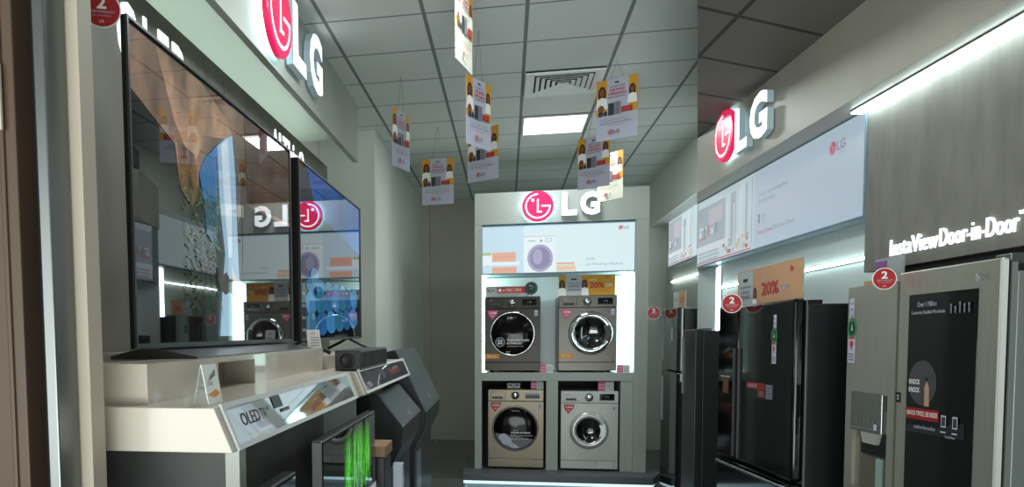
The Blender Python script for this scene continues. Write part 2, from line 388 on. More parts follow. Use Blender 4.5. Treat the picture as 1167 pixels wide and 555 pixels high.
t = thing('wall_lettering', 'long line of white lit lettering on the grey panel over the steel fridge', 'lettering', (2.1, 3.4, 0.42), RIGHT)
x = 0
for word, v, w, y, h in (('InstaView', 3.79, 0.342, 0, 0.076), ('Door-in-Door', 3.435, 0.44, 0, 0.076)):
    m = MB(); Cv(m, (2.1, v, 0.40), (0, -1, 0), (0, 0, 1)).text(word, 0, y, h, SIGNW, w=w, bold=0.0, depth=0.008, lift=0.001); m.build('letters', t, (2.1, 3.4, 0.42))
m = MB(); Cv(m, (2.1, 2.992, 0.462), (0, -1, 0), (0, 0, 1)).text('TM', 0, 0, 0.013, SIGNW, depth=0.01, lift=0.001); m.build('letters', t, (2.1, 3.4, 0.42))

# ================================================================== LIGHTBOXES
def em(name, rgb, e=0.92):
    k = 'lit_%s_%d' % (name, int(e * 100))
    if k in MATS: return MATS[k]
    m = mat(k, rgb, 0.3, emit=e); m.node_tree.nodes['Principled BSDF'].inputs['Base Color'].default_value = (0.02, 0.02, 0.02, 1)
    return m
EW = em('white', (214, 236, 240)); EB = em('blue_white', (196, 222, 236)); EP = em('peach', (222, 172, 148)); EPD = em('peach_dark', (200, 146, 122))
EWM = em('machine_white', (226, 240, 244)); EG = em('lilac_grey', (166, 164, 196)); EGD = em('lilac_dark', (136, 134, 168)); EINK = em('grey_ink', (140, 158, 170))
EGR = em('leaf_green', (170, 200, 140)); EYE_ = em('straw', (226, 200, 160)); ERED = em('magenta', (206, 60, 110)); EGREY = em('pale_grey', (178, 192, 204))
def frame_bars(mb, cv, w, h, t, m, lift=0.012):
    for (a, b, c_, d) in ((-t, -t, w + t, 0), (-t, h, w + t, h + t), (-t, 0, 0, h), (w, 0, w + t, h)):
        pts = [cv.P(x, y, l) for l in (0, lift) for x, y in ((a, b), (c_, b), (c_, d), (a, d))]
        mb.add(pts, [(0, 3, 2, 1), (4, 5, 6, 7), (0, 1, 5, 4), (1, 2, 6, 5), (2, 3, 7, 6), (3, 0, 4, 7)], m)
# ================================================================== WASHING MACHINE DISPLAY UNIT
UN = mat('unit_laminate', (162, 168, 161), 0.45)
base = (0.49, 7.9, 0.0)
t = thing('display_unit', 'tall pale shop display unit with four niches holding washing machines', 'display unit', base)
MB().box(-0.336, 1.39, 7.86, 8.6, 2.705, 3.03, UN).build('header', t, base, bevel=0.004)
MB().box(-0.336, -0.262, 7.86, 8.6, 0.15, 2.705, UN).build('side_panel', t, base, bevel=0.003)
MB().box(1.262, 1.39, 7.86, 8.6, 0.15, 2.705, UN).build('side_panel', t, base, bevel=0.003)
MB().box(-0.262, 1.262, 7.88, 8.6, 1.085, 1.172, UN).build('shelf', t, base, bevel=0.003)
MB().box(0.40, 0.52, 7.88, 8.6, 0.15, 1.085, UN).build('divider', t, base, bevel=0.003)
MB().box(1.14, 1.262, 7.885, 8.6, 0.15, 1.085, UN).build('divider', t, base, bevel=0.003)
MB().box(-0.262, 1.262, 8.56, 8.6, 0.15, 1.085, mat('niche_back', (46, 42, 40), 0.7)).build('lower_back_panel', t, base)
MB().box(-0.262, 1.262, 8.50, 8.6, 1.172, 2.2, GLOW).build('upper_back_panel', t, base)
MB().box(-0.255, -0.225, 7.98, 8.50, 1.18, 2.19, LEDT).build('light_strip', t, base)
MB().box(1.215, 1.255, 7.98, 8.50, 1.18, 2.19, LEDT).build('light_strip', t, base)
PL = mat('plinth_top', (84, 92, 94), 0.35)
MB().prism([(-0.45, 7.60), (1.42, 7.60), (1.56, 7.95), (1.56, 8.6), (-0.45, 8.6)], 2, 0.075, 0.149, PL).build('plinth_top', t, base, bevel=0.004)
MB().prism([(-0.40, 7.64), (1.40, 7.64), (1.50, 7.95), (1.50, 8.6), (-0.40, 8.6)], 2, 0.0, 0.045, mat('plinth_white', (170, 190, 196), 0.3)).build('plinth_base', t, base)
MB().prism([(-0.44, 7.61), (1.41, 7.61), (1.50, 7.9), (1.50, 8.0), (-0.44, 8.0)], 2, 0.045, 0.074, mat('plinth_led', (190, 225, 235), 0.5, emit=1.3)).build('plinth_light', t, base)
# lightbox picture
lb = thing('light_box', 'backlit picture of a white washing machine beside peach folded towels', 'light box', (0.5, 7.86, 2.2))
b0 = (0.5, 7.86, 2.2)
MB().box(-0.262, 1.262, 7.878, 8.29, 2.195, 2.70, mat('box_case', (120, 140, 150), 0.4)).build('case', lb, b0)
m = MB(); c = Cv(m, (-0.255, 7.876, 2.205), (1, 0, 0), (0, 0, 1))
W_, H_ = 1.51, 0.478
c.rect(0, 0, W_, H_, EW); c.rect(0, 0, 0.42, H_, EB)
c.rect(0, 0.10, 0.10, 0.19, EWM); c.rect(0, 0.185, 0.09, 0.215, EGR)
c.rect(0.10, 0.12, 0.34, 0.215, EP); c.rect(0.10, 0.165, 0.34, 0.170, EPD); c.rect(0.0, 0.085, 0.38, 0.115, EWM); c.rect(0.10, 0.0, 0.35, 0.065, EP); c.rect(0.10, 0.03, 0.35, 0.035, EPD)
c.rect(0.42, 0.0, 0.74, 0.38, EWM); c.rect(0.42, 0.365, 0.74, 0.372, EGREY)
c.rect(0.46, 0.318, 0.54, 0.326, EINK); c.ell(0.595, 0.322, 0.012, 0.012, EINK); c.rect(0.64, 0.31, 0.70, 0.345, EINK); c.rect(0.645, 0.315, 0.695, 0.34, EWM)
c.ell(0.585, 0.145, 0.128, 0.140, EG); c.ell(0.585, 0.145, 0.100, 0.112, EGD); c.rect(0.68, 0.07, 0.70, 0.12, EINK)
c.ell(0.56, 0.16, 0.05, 0.08, EG)
for k in range(4): c.rect(0.75, 0.005 + k * 0.024, 0.945 - 0.006 * k, 0.023 + k * 0.024, (EYE_, EP)[k % 2])
c.rect(0.95, 0.0, 0.99, 0.03, EWM)
c.text('AI DD', 1.04, 0.115, 0.022, EINK); c.text('LG Washing Machine', 1.04, 0.052, 0.032, EINK, w=0.36)
c.brand(1.372, 0.428, 0.021, ERED, EW, EINK)
m.build('picture', lb, b0)
m = MB(); frame_bars(m, Cv(m, (-0.255, 7.876, 2.205), (1, 0, 0), (0, 0, 1)), W_, H_, 0.008, mat('box_frame', (110, 140, 156), 0.4), 0.01); m.build('frame', lb, b0)
# right kitchen lightboxes
def kitchen(c, W, H, near):
    e = 0.58 if near else 0.75
    EW, EB, EPD, EWM, EINK = em('white', (214, 236, 240), e), em('blue_white', (200, 220, 236), e), em('peach_dark', (190, 146, 130), e), em('machine_white', (232, 240, 246), e), em('grey_ink', (140, 158, 170), e)
    EYE_, ERED, EGREY = em('straw', (222, 206, 170), e), em('magenta', (206, 60, 110), e), em('pale_grey', (178, 192, 204), e)
    c.rect(0, 0, W, H, EB if near else EW)
    k = W / 2.5
    c.rect(0, 0, 1.15 * k, H, EW); c.rect(0.0, 0.14, 0.62 * k, H - 0.06, EGREY)
    c.rect(0.05 * k, 0.28, 0.22 * k, 0.30, EWM); c.rect(0.05 * k, 0.20, 0.22 * k, 0.22, EPD); c.rect(0.0, 0.10, 0.9 * k, 0.15, EWM)
    for i in range(5): c.rect((0.06 + 0.09 * i) * k, 0.22, (0.10 + 0.09 * i) * k, 0.22 + 0.05 + 0.03 * (i % 3), (EWM, EINK, EPD)[i % 3])
    c.rect(0.26 * k, 0.30, 0.58 * k, H - 0.10, em('cupboard', (206, 206, 212), e))
    for i in range(3): c.rect(0.05 * k, 0.02 + i * 0.03, 0.5 * k, 0.035 + i * 0.03, EGREY)
    for x_, w_, h_, mm in ((0.66, 0.03, 0.30, EWM), (0.74, 0.10, 0.36, EGREY), (0.80, 0.02, 0.28, EWM), (0.92, 0.04, 0.40, EWM), (1.02, 0.03, 0.38, EGREY)):
        c.rect(x_ * k, 0.1, (x_ + w_) * k, 0.1 + h_, mm)
    for i in range(26):
        a = random.random(); c.ell((0.62 + 0.5 * a) * k, 0.03 + 0.10 * random.random(), 0.022 * k, 0.016, (ERED, EYE_, EPD, EWM)[i % 4] if i % 3 == 0 else (EWM, EGREY, EYE_)[i % 3], n=8)
    c.rect(0.0, 0.004, 1.15 * k, 0.012, ERED)
    c.rect(1.155 * k, 0.04, 1.17 * k, H - 0.03, EGREY)
    if near:
        c.text('Your recommended', 1.27, H - 0.19, 0.030, EINK, w=0.42); c.text('freshness', 1.27, H - 0.235, 0.030, EINK, w=0.25)
        c.rect(1.27, 0.155, 1.30, 0.215, EINK); c.rect(1.34, 0.150, 1.36, 0.21, EGREY)
        c.text('InstaView', 1.27, 0.08, 0.030, ERED, w=0.22); c.text('Door-in-Door', 1.50, 0.082, 0.030, EINK, w=0.30)
        c.brand(W - 0.27, H - 0.115, 0.036, ERED, EB, em('logo_grey', (116, 126, 134)))
b0 = (2.1, 5.3, 0.64)
lb = thing('light_box', 'wide backlit kitchen picture above the black refrigerator on the right', 'light box', b0, RIGHT)
MB().prism([(2.103, 4.03), (2.103, 6.56), (2.198, 6.82), (2.198, 4.03)], 2, 0.625, 1.163, mat('box_case', (0, 0, 0))).build('case', lb, b0)
m = MB(); c = Cv(m, (2.1005, 6.545, 0.637), (0, -1, 0), (0, 0, 1)); kitchen(c, 2.50, 0.52, True); 
for q in range(len(m.v)): pass
m.build('picture', lb, b0)
m = MB(); frame_bars(m, Cv(m, (2.1025, 6.545, 0.637), (0, -1, 0), (0, 0, 1)), 2.50, 0.52, 0.008, mat('box_frame', (0, 0, 0)), 0.004); m.build('frame', lb, b0)
b0 = (2.0, 8.6, 2.4)
lb = thing('light_box', 'backlit kitchen picture high on the far right wall beside the washing machine unit', 'light box', b0)
MB().box(2.003, 2.05, 7.15, 10.0, 2.375, 2.945, mat('box_case', (0, 0, 0))).build('case', lb, b0)
m = MB(); c = Cv(m, (2.0, 9.98, 2.40), (0, -1, 0), (0, 0, 1)); kitchen(c, 2.8, 0.595, False); m.build('picture', lb, b0)
m = MB(); frame_bars(m, Cv(m, (2.002, 9.98, 2.40), (0, -1, 0), (0, 0, 1)), 2.8, 0.595, 0.012, SIGNSIDE, 0.006); m.build('frame', lb, b0)
# LED strips on the right wall
b0 = (2.19, 5.0, 0.43)
t = thing('wall_light_strip', 'horizontal white light strip on the wall behind the black refrigerator', 'light strip', b0, RIGHT)
MB().box(2.192, 2.199, 3.9, 6.3, 0.425, 0.447, METAL).build('housing', t, b0)
MB().box(2.182, 2.192, 3.9, 6.3, 0.428, 0.444, LEDW).build('diffuser', t, b0)
b0 = (2.19, 6.3, 0.1)
t = thing('wall_light_strip', 'upright white light strip on the wall left of the orange discount board', 'light strip', b0, RIGHT)
MB().box(2.192, 2.199, 6.25, 6.35, -0.4, 0.60, METAL).build('housing', t, b0)
MB().box(2.182, 2.192, 6.27, 6.33, -0.4, 0.60, LEDW).build('diffuser', t, b0)

b0 = (2.04, 8.6, 2.2)
t = thing('wall_light_strip', 'horizontal light strip on the wall below the far right kitchen picture', 'light strip', b0)
MB().box(2.042, 2.049, 7.75, 9.95, 2.19, 2.215, METAL).build('housing', t, b0)
MB().box(2.032, 2.042, 7.75, 9.95, 2.193, 2.212, mat('far_led', (235, 255, 255), 0.5, emit=12.0)).build('diffuser', t, b0)
b0 = (2.04, 7.85, 2.0)
t = thing('wall_light_strip', 'upright light strip beside the farthest right refrigerator', 'light strip', b0)
MB().box(2.042, 2.049, 7.78, 7.90, 1.4, 2.36, METAL).build('housing', t, b0)
MB().box(2.032, 2.042, 7.80, 7.88, 1.4, 2.36, mat('far_led', (0, 0, 0))).build('diffuser', t, b0)

# ================================================================== WASHING MACHINES
def washer(name_lbl, X0, X1, Z0, Z1, style, Yf=7.91):
    cx = (X0 + X1) / 2; w = X1 - X0; h = Z1 - Z0; base = (cx, Yf, Z0)
    body = {'bronze': mat('bronze_grey_enamel', (36, 31, 27), 0.28, 0.5), 'grey': mat('grey_enamel', (98, 95, 88), 0.3, 0.5),
            'gold': mat('champagne_enamel', (112, 102, 86), 0.28, 0.5), 'silver': mat('silver_white_enamel', (178, 180, 174), 0.35, 0.15)}[style]
    t = thing('washing_machine', name_lbl, 'washing machine', base, group=None)
    zf = Z0 + 0.018
    MB().box(X0, X1, Yf + 0.012, Yf + 0.54, zf, Z1, body).build('body', t, base, bevel=0.012)
    zp = Z1 - 0.125
    pm = body if style != 'silver' else mat('silver_white_panel', (196, 198, 192), 0.35)
    MB().box(X0 + 0.002, X1 - 0.002, Yf - 0.004, Yf + 0.02, zp, Z1 - 0.002, pm).build('control_panel', t, base, bevel=0.006)
    MB().box(X0 + 0.002, X1 - 0.002, Yf, Yf + 0.013, zf + 0.09, zp - 0.004, body).build('front_panel', t, base, bevel=0.004)
    MB().box(X0 + 0.002, X1 - 0.002, Yf + 0.001, Yf + 0.013, zf, zf + 0.086, body).build('kick_panel', t, base, bevel=0.004)
    for sx in (X0 + 0.07, X1 - 0.07):
        for sy in (Yf + 0.08, Yf + 0.48):
            MB().lathe([(0, 0), (0.022, 0), (0.022, 0.012), (0.014, 0.02)], (sx, sy, Z0), (0, 0, 1), BLACK, 12).build('foot', t, base)
    # drawer, knob, display
    m = MB(); dx = X0 + 0.03
    m.box(dx, dx + 0.155, Yf - 0.008, Yf, zp + 0.022, Z1 - 0.02, pm); d = m.build('detergent_drawer', t, base, bevel=0.005)
    m = MB().box(dx + 0.02, dx + 0.125, Yf - 0.011, Yf - 0.006, zp + 0.028, zp + 0.05, BLACK); m.build('drawer_grip', d, base, bevel=0.003)
    kx = cx + 0.0 * w - 0.005
    m = MB().lathe([(0.036, 0), (0.036, 0.004), (0.030, 0.006), (0.028, 0.026), (0.024, 0.03), (0, 0.03)], (kx, Yf - 0.004, zp + 0.06), (0, -1, 0), CHROME, 28)
    m.lathe([(0.042, 0), (0.042, 0.003), (0.036, 0.003)], (kx, Yf - 0.004, zp + 0.06), (0, -1, 0), DGREY, 28); m.build('dial', t, base)
    m = MB().box(cx + 0.10, cx + 0.245, Yf - 0.009, Yf - 0.002, zp + 0.03, Z1 - 0.03, BLACKG)
    c = Cv(m, (cx + 0.10, Yf - 0.0092, zp + 0.03), (1, 0, 0), (0, 0, 1)); c.text('1:28', 0.055, 0.026, 0.018, INKG)
    for i in range(4): c.ell(0.02 + 0.035 * i, 0.01, 0.003, 0.003, INKG, n=8)
    m.build('display', t, base, bevel=0.0)
    # door
    dz = Z0 + h * 0.51; R = {'bronze': 0.222, 'grey': 0.222, 'gold': 0.228, 'silver': 0.195}[style]
    dcx = cx + {'bronze': 0.0, 'grey': 0.03, 'gold': -0.005, 'silver': -0.005}[style]
    if style in ('bronze', 'gold'):
        ring = MB().lathe([(R + 0.012, 0), (R + 0.012, 0.014), (R + 0.004, 0.022), (R - 0.004, 0.022), (R - 0.006, 0.012)], (dcx, Yf, dz), (0, -1, 0), CHROME if style == 'bronze' else METAL, 64).build('door_ring', t, base)
        m = MB().lathe([(R - 0.004, 0.014), (R - 0.05, 0.026), (R * 0.5, 0.034), (0, 0.038)], (dcx, Yf, dz), (0, -1, 0), mat('dark_door_glass', (16, 10, 9), 0.10, ior=1.3), 64)
        m.build('door_glass', t, base)
        m = MB(); c = Cv(m, (dcx, Yf - 0.039, dz), (1, 0, 0), (0, 0, 1))
        if style == 'bronze':
            c.arc(-0.125, -0.085, 0.036, 0.052, 0, 360, INKG)
            for a in (45, 135, 225, 315):
                ca, sa = math.cos(math.radians(a)), math.sin(math.radians(a)); c.ell(-0.125 + 0.018 * ca, -0.085 + 0.018 * sa, 0.013, 0.013, PAPER, n=10)
            m.build('door_icon', t, base); m = MB(); c = Cv(m, (dcx, Yf - 0.039, dz), (1, 0, 0), (0, 0, 1))
            c.text('AI Direct Drive', -0.055, -0.045, 0.014, INKG, w=0.09)
            c.text('THOROUGH CLEAN', -0.055, -0.078, 0.023, WHITE, w=0.225, bold=0.02); c.text('& HYGIENICALLY', -0.055, -0.108, 0.023, WHITE, w=0.16, bold=0.02)
            m.build('door_slogan', t, base); m = MB(); c = Cv(m, (dcx, Yf - 0.039, dz), (1, 0, 0), (0, 0, 1))
            c.text('Just enough steam for allergens', -0.055, -0.135, 0.012, WHITE, w=0.17); c.brand(-0.055, -0.185, 0.008, REDP, WHITE, WHITE)
            c.text('TurboWash', -0.03, 0.165, 0.012, INKG, w=0.075)
        else:
            # lower promotional film: white to lilac print following the round door
            pts = [(R * 0.93 * math.cos(math.radians(a)), R * 0.93 * math.sin(math.radians(a))) for a in range(192, 336, 6)]
            c.poly(pts, mat('promo_film', (72, 68, 76), 0.3))
            c.ell(-0.12, -0.09, 0.05, 0.04, PAPER, n=16); c.ell(-0.09, -0.125, 0.055, 0.045, PAPER, n=16)
            c.poly([(-0.12, -0.15), (-0.02, -0.205), (0.05, -0.195), (-0.05, -0.13)], PAPER)
            c.text('Steam', -0.02, -0.02, 0.014, WHITE, w=0.05); c.text('STEAM HYGIENE', -0.045, -0.05, 0.02, WHITE, w=0.2, bold=0.02)
            c.text('99.9% germ removal', -0.045, -0.082, 0.02, WHITE, w=0.22); c.text('with allergy care cycle', -0.045, -0.112, 0.012, WHITE, w=0.18)
            c.brand(-0.02, -0.175, 0.008, REDP, WHITE, WHITE)
            c.text('Turbo Drum', -0.035, 0.185, 0.012, WHITE, w=0.08)
        m.build('door_print', t, base)
    else:
        rm = CHROME if style == 'grey' else mat('satin_ring', (190, 192, 190), 0.25, 0.4)
        MB().lathe([(R, 0), (R, 0.02), (R - 0.02, 0.045), (R - 0.05, 0.05), (R - 0.068, 0.035), (R - 0.07, 0.0)], (dcx, Yf, dz), (0, -1, 0), rm, 64).build('door_ring', t, base)
        MB().lathe([(R - 0.066, 0.036), (R - 0.09, 0.026), (R * 0.45, 0.010), (0.02, 0.005), (0, 0.005)], (dcx, Yf, dz), (0, -1, 0), mat('door_bowl_glass', (20, 19, 20), 0.03, ior=1.8), 48).build('door_glass', t, base)
        hm = DGREY if style == 'grey' else rm
        c = MB(); cc = Cv(c, (dcx, Yf - 0.046, dz), (1, 0, 0), (0, 0, 1)); cc.arc(0, 0, R - 0.07, R - 0.028, -26, 26, hm, 0.006)
        cc.arc(0, 0, R - 0.082, R - 0.07, -30, 30, hm, 0.003)
        c.build('door_handle', t, base)
    # stickers
    stm = {'bronze': mat('sticker_pink', (196, 70, 120), 0.5), 'grey': MATS.get('sticker_pink') or PINK, 'gold': mat('sticker_red', (186, 40, 54), 0.5), 'silver': MATS.get('sticker_red') or BADGE}[style]
    m = MB(); c = Cv(m, (X0 + 0.02, Yf - 0.0005, zp - 0.115), (1, 0, 0), (0, 0, 1))
    c.poly([(0.055, 0.0), (0.105, 0.055), (0.12, 0.098), (0.01, 0.098), (0.015, 0.055)], stm); c.text('5 STAR', 0.028, 0.06, 0.022, WHITE, w=0.075, bold=0.03); c.text('A+', 0.045, 0.03, 0.018, WHITE, w=0.035)
    m.build('sticker', t, base)
    m = MB(); c = Cv(m, (X1 - 0.06, Yf - 0.0005, zp - 0.08), (1, 0, 0), (0, 0, 1)); c.rect(0, 0, 0.035, 0.06, PAPER); c.rect(0.006, 0.01, 0.028, 0.014, INK); c.rect(0.006, 0.026, 0.028, 0.034, INK); m.build('energy_label', t, base)
    if style in ('bronze', 'grey'):
        m = MB(); c = Cv(m, (X0 + 0.008, Yf - 0.0005, Z0 + 0.145), (1, 0, 0), (0, 0, 1)); c.rect(0, 0, 0.145, 0.05, ORANGE); c.text('8.0 kg', 0.03, 0.014, 0.022, WHITE, w=0.08); m.build('capacity_tag', t, base)
    m = MB(); c = Cv(m, (cx + 0.09, Yf + 0.0005, zf + 0.012), (1, 0, 0), (0, 0, 1)); c.rect(0.0, 0, 0.14, 0.066, pm); m.build('filter_cover', t, base)
    m = MB(); c = Cv(m, (X0 + 0.05, Yf - 0.0085, Z1 - 0.04), (1, 0, 0), (0, 0, 1)); c.brand(0.01, 0.004, 0.007, REDP, WHITE, INKG); m.build('badge', t, base)
    return t
washer('dark bronze washing machine with big black door disc on the upper shelf', -0.232, 0.338, 1.172, 1.965, 'bronze')
washer('grey washing machine with thick chrome door ring on the upper shelf', 0.52, 1.10, 1.172, 1.965, 'grey')
washer('champagne gold washing machine with dark promotional door in the lower left niche', -0.20, 0.38, 0.149, 0.995, 'gold')
washer('pale silver washing machine with light door ring in the lower right niche', 0.55, 1.125, 0.149, 0.98, 'silver')

def artboard(name, label, cat, X0, X1, Z0, Z1, Y, paint, th=0.006, back=None, group=None):
    base = ((X0 + X1) / 2, Y, Z0); t = thing(name, label, cat, base, group=group)
    MB().box(X0, X1, Y, Y + th, Z0, Z1, back or WHITE).build('board', t, base)
    m = MB(); paint(Cv(m, (X0, Y, Z0), (1, 0, 0), (0, 0, 1)), X1 - X0, Z1 - Z0); m.build('print', t, base)
    return t
def p_combo(c, W, H):
    c.rect(0, 0, W, H, mat('cool_card', (176, 186, 186), 0.6)); c.brand(0.03, H * 0.6, 0.016, REDP, WHITE, INKG)
    c.rect(0.12, H * 0.36, W - 0.02, H * 0.92, mat('card_red', (196, 62, 52), 0.6)); c.ell(0.15, H * 0.64, 0.018, 0.018, WHITE, n=14); c.text('Ai DIRECT DRIVE', 0.18, H * 0.5, 0.032, WHITE, w=0.19); c.text('Washing machine', 0.12, H * 0.1, 0.018, INKG, w=0.22)
artboard('topper_sign', 'narrow grey and red topper sign on the bronze washing machine', 'sign', -0.225, 0.225, 1.965, 2.075, 7.96, p_combo)
def round_badge():
    base = (0.245, 7.95, 1.965); t = thing('topper_badge', 'round dark green badge standing on the bronze washing machine', 'badge', base)
    MB().box(0.237, 0.253, 7.953, 7.957, 1.965, 2.0, ACRY).build('stem', t, base)
    MB().lathe([(0, 0), (0.066, 0), (0.066, 0.004), (0, 0.004)], (0.245, 7.952, 2.05), (0, -1, 0), mat('badge_green', (46, 78, 70), 0.4), 36).build('disc', t, base)
    m = MB(); c = Cv(m, (0.245, 7.9475, 2.05), (1, 0, 0), (0, 0, 1)); c.arc(0, 0, 0.05, 0.056, 0, 360, INKG); c.poly([(-0.03, -0.02), (0.0, 0.0), (0.035, 0.02), (0.01, -0.015)], GREENP); c.text('Eco', -0.02, 0.02, 0.016, WHITE); m.build('print', t, base)
round_badge()
def person_print(c, x, y, s, top=WHITE):
    c.ell(x, y + 0.62 * s, 0.17 * s, 0.30 * s, HAIR, n=14); c.ell(x, y + 0.66 * s, 0.10 * s, 0.15 * s, SKIN, n=12)
    c.poly([(x - 0.24 * s, y), (x + 0.24 * s, y), (x + 0.2 * s, y + 0.40 * s), (x, y + 0.48 * s), (x - 0.2 * s, y + 0.40 * s)], top)
def p_discount(c, W, H, pale=False):
    c.rect(0, 0, W, H, ORANGEP if pale else YEL)
    person_print(c, W * 0.06, 0, H * 0.85); person_print(c, W * 0.46, 0, H * 0.85)
    c.rect(W * 0.13, 0, W * 0.41, H, mat('cool_card', (0, 0, 0))); c.rect(W * 0.22, H * 0.76, W * 0.32, H * 0.84, INK)
    c.text('CELEBRATING', W * 0.15, H * 0.58, H * 0.07, INK, w=W * 0.24); c.text('GRAND', W * 0.17, H * 0.40, H * 0.13, mat('ink_purple', (120, 90, 130), 0.6), w=W * 0.20, bold=0.02); c.text('OPENING', W * 0.15, H * 0.22, H * 0.13, mat('ink_purple', (0, 0, 0)), w=W * 0.24, bold=0.02)
    c.text('UPTO', W * 0.56, H * 0.70, H * 0.09, WHITE, w=W * 0.11); c.text('20%', W * 0.55, H * 0.36, H * 0.28, INKR, w=W * 0.26, bold=0.03); c.text('OFF', W * 0.83, H * 0.40, H * 0.17, WHITE, w=W * 0.12)
    c.rect(W * 0.56, H * 0.2, W * 0.9, H * 0.215, INKR); c.brand(W * 0.84, H * 0.86, H * 0.05, INKR, WHITE, INKR)
artboard('topper_sign', 'yellow grand opening discount topper on the grey chrome-ringed washing machine', 'sign', 0.525, 1.085, 1.965, 2.175, 7.97, p_discount)
def p_price(c, W, H):
    c.rect(0, 0, W * 0.45, H, PINK); c.rect(W * 0.45, 0, W, H, mat('price_white', (214, 218, 216), 0.6)); c.text('EMI', W * 0.06, H * 0.55, H * 0.18, WHITE, w=W * 0.32); c.text('0%', W * 0.06, H * 0.2, H * 0.18, WHITE, w=W * 0.32)
    for k in range(3): c.rect(W * 0.52, H * (0.2 + 0.2 * k), W * 0.9, H * (0.24 + 0.2 * k), INK)
for X0, X1, Z0, Z1, Y, lab in ((0.343, 0.47, 1.172, 1.255, 7.92, 'small pink and white price card beside the bronze washing machine'),
                               (1.105, 1.235, 1.172, 1.25, 7.92, 'small pink and white price card beside the grey chrome-ringed washing machine'),
                               (0.245, 0.375, 0.995, 1.078, 7.94, 'small pink and white price card on the champagne gold washing machine'),
                               (0.925, 1.08, 0.98, 1.075, 7.94, 'small pink and white price card on the pale silver washing machine')):
    artboard('price_card', lab, 'price card', X0, X1, Z0, Z1, Y, p_price, 0.003)
def p_two(c, W, H):
    c.rect(0, 0, W, H, BLACK)
    for x_ in (0.08, 0.55): c.rect(W * x_, H * 0.25, W * (x_ + 0.36), H * 0.85, WHITE); c.rect(W * (x_ + 0.04), H * 0.38, W * (x_ + 0.32), H * 0.80, BLACK)
artboard('info_card', 'small black card with two white squares on the champagne gold washing machine', 'card', 0.0, 0.14, 0.995, 1.06, 7.96, p_two, 0.003, BLACK)

# ================================================================== HANGING POSTERS
def poster(label, cx, cy, cz, ang, paper=PAPER, mirrored=False):
    base = (cx, cy, cz); t = thing('hanging_poster', label, 'poster', base, rotz=math.radians(ang), group=None)
    w, h = 0.297, 0.42
    MB().box(-w / 2, w / 2, 0.0, 0.002, -h / 2, h / 2, paper).build('sheet', t)
    for side in (0, 1):
        m = MB()
        c = Cv(m, (-w / 2, -0.0003, -h / 2), (1, 0, 0), (0, 0, 1)) if side == 0 else Cv(m, (w / 2, 0.0023, -h / 2), (-1, 0, 0), (0, 0, 1))
        c.rect(0.0, h * 0.42, w * 0.26, h, YEL); c.rect(w * 0.78, h * 0.42, w, h, YEL)
        person_print(c, w * 0.14, h * 0.52, h * 0.42); person_print(c, w * 0.87, h * 0.55, h * 0.34)
        c.ell(w * 0.12, h * 0.53, w * 0.08, h * 0.06, SKIN, n=12)
        c.rect(w * 0.45, h * 0.92, w * 0.55, h * 0.945, INK)
        c.text('CELEBRATING', w * 0.32, h * 0.855, h * 0.022, INK, w=w * 0.38)
        c.text('GRAND', w * 0.32, h * 0.79, h * 0.045, INKR, w=w * 0.38, bold=0.02); c.text('OPENING', w * 0.29, h * 0.725, h * 0.045, INKR, w=w * 0.44, bold=0.02)
        c.text('HUGE DISCOUNT', w * 0.30, h * 0.68, h * 0.03, INK, w=w * 0.42)
        c.rect(w * 0.06, h * 0.40, w * 0.17, h * 0.48, INK); c.ell(w * 0.23, h * 0.44, w * 0.05, w * 0.06, INK, n=14)
        c.rect(w * 0.30, h * 0.40, w * 0.44, h * 0.60, DGREY); c.rect(w * 0.45, h * 0.40, w * 0.60, h * 0.61, INKG); c.rect(w * 0.52, h * 0.40, w * 0.525, h * 0.6, INK)
        c.rect(w * 0.62, h * 0.42, w * 0.88, h * 0.51, mat('poster_red', (158, 44, 40), 0.6)); c.rect(w * 0.66, h * 0.44, w * 0.84, h * 0.49, INKR)
        c.text('Redefine your home with', w * 0.12, h * 0.335, h * 0.018, INKG, w=w * 0.7); c.rect(w * 0.12, h * 0.31, w * 0.8, h * 0.316, INKG)
        c.text('Exciting, Exclusive Offers', w * 0.12, h * 0.255, h * 0.032, INK, w=w * 0.74)
        c.rect(w * 0.3, h * 0.225, w * 0.7, h * 0.230, INKR)
        c.brand(w * 0.36, h * 0.12, h * 0.042, REDP, WHITE, INKG)
        m.build('print', t)
    zc = 3.499
    MB().tube([(-0.05, 0.001, h / 2 - 0.005), (0, 0.001, zc - cz)], 0.0012, INKG, 5).build('string', t)
    MB().tube([(0.05, 0.001, h / 2 - 0.005), (0, 0.001, zc - cz)], 0.0012, INKG, 5).build('string', t)
poster('narrow-looking grand opening poster hanging nearest the left column', -0.782, 5.594, 3.037, 72)
poster('steeply turned grand opening poster hanging above and in front of another, left of ceiling lamp', -0.181, 4.86, 2.984, 61)
poster('grand opening poster hanging partly behind a turned poster, left of ceiling lamp', -0.199, 6.223, 3.045, -32)
poster('grand opening poster facing forward, lowest of the left group above the grey wall', -0.638, 6.997, 3.0, -5)
poster('pale poster cut off by the top edge, hanging nearest the camera', -0.23, 4.116, 3.235, 76, PAPERW)
poster('largest grand opening poster, hanging right of the ceiling vent', 0.758, 5.596, 3.169, -28)
poster('grand opening poster hanging just below the largest one, right of ceiling lamp', 0.71, 6.585, 3.013, -36)
poster('pale warm poster mostly hidden behind another, lowest of the right group', 0.908, 7.079, 2.987, -50, PAPERW)

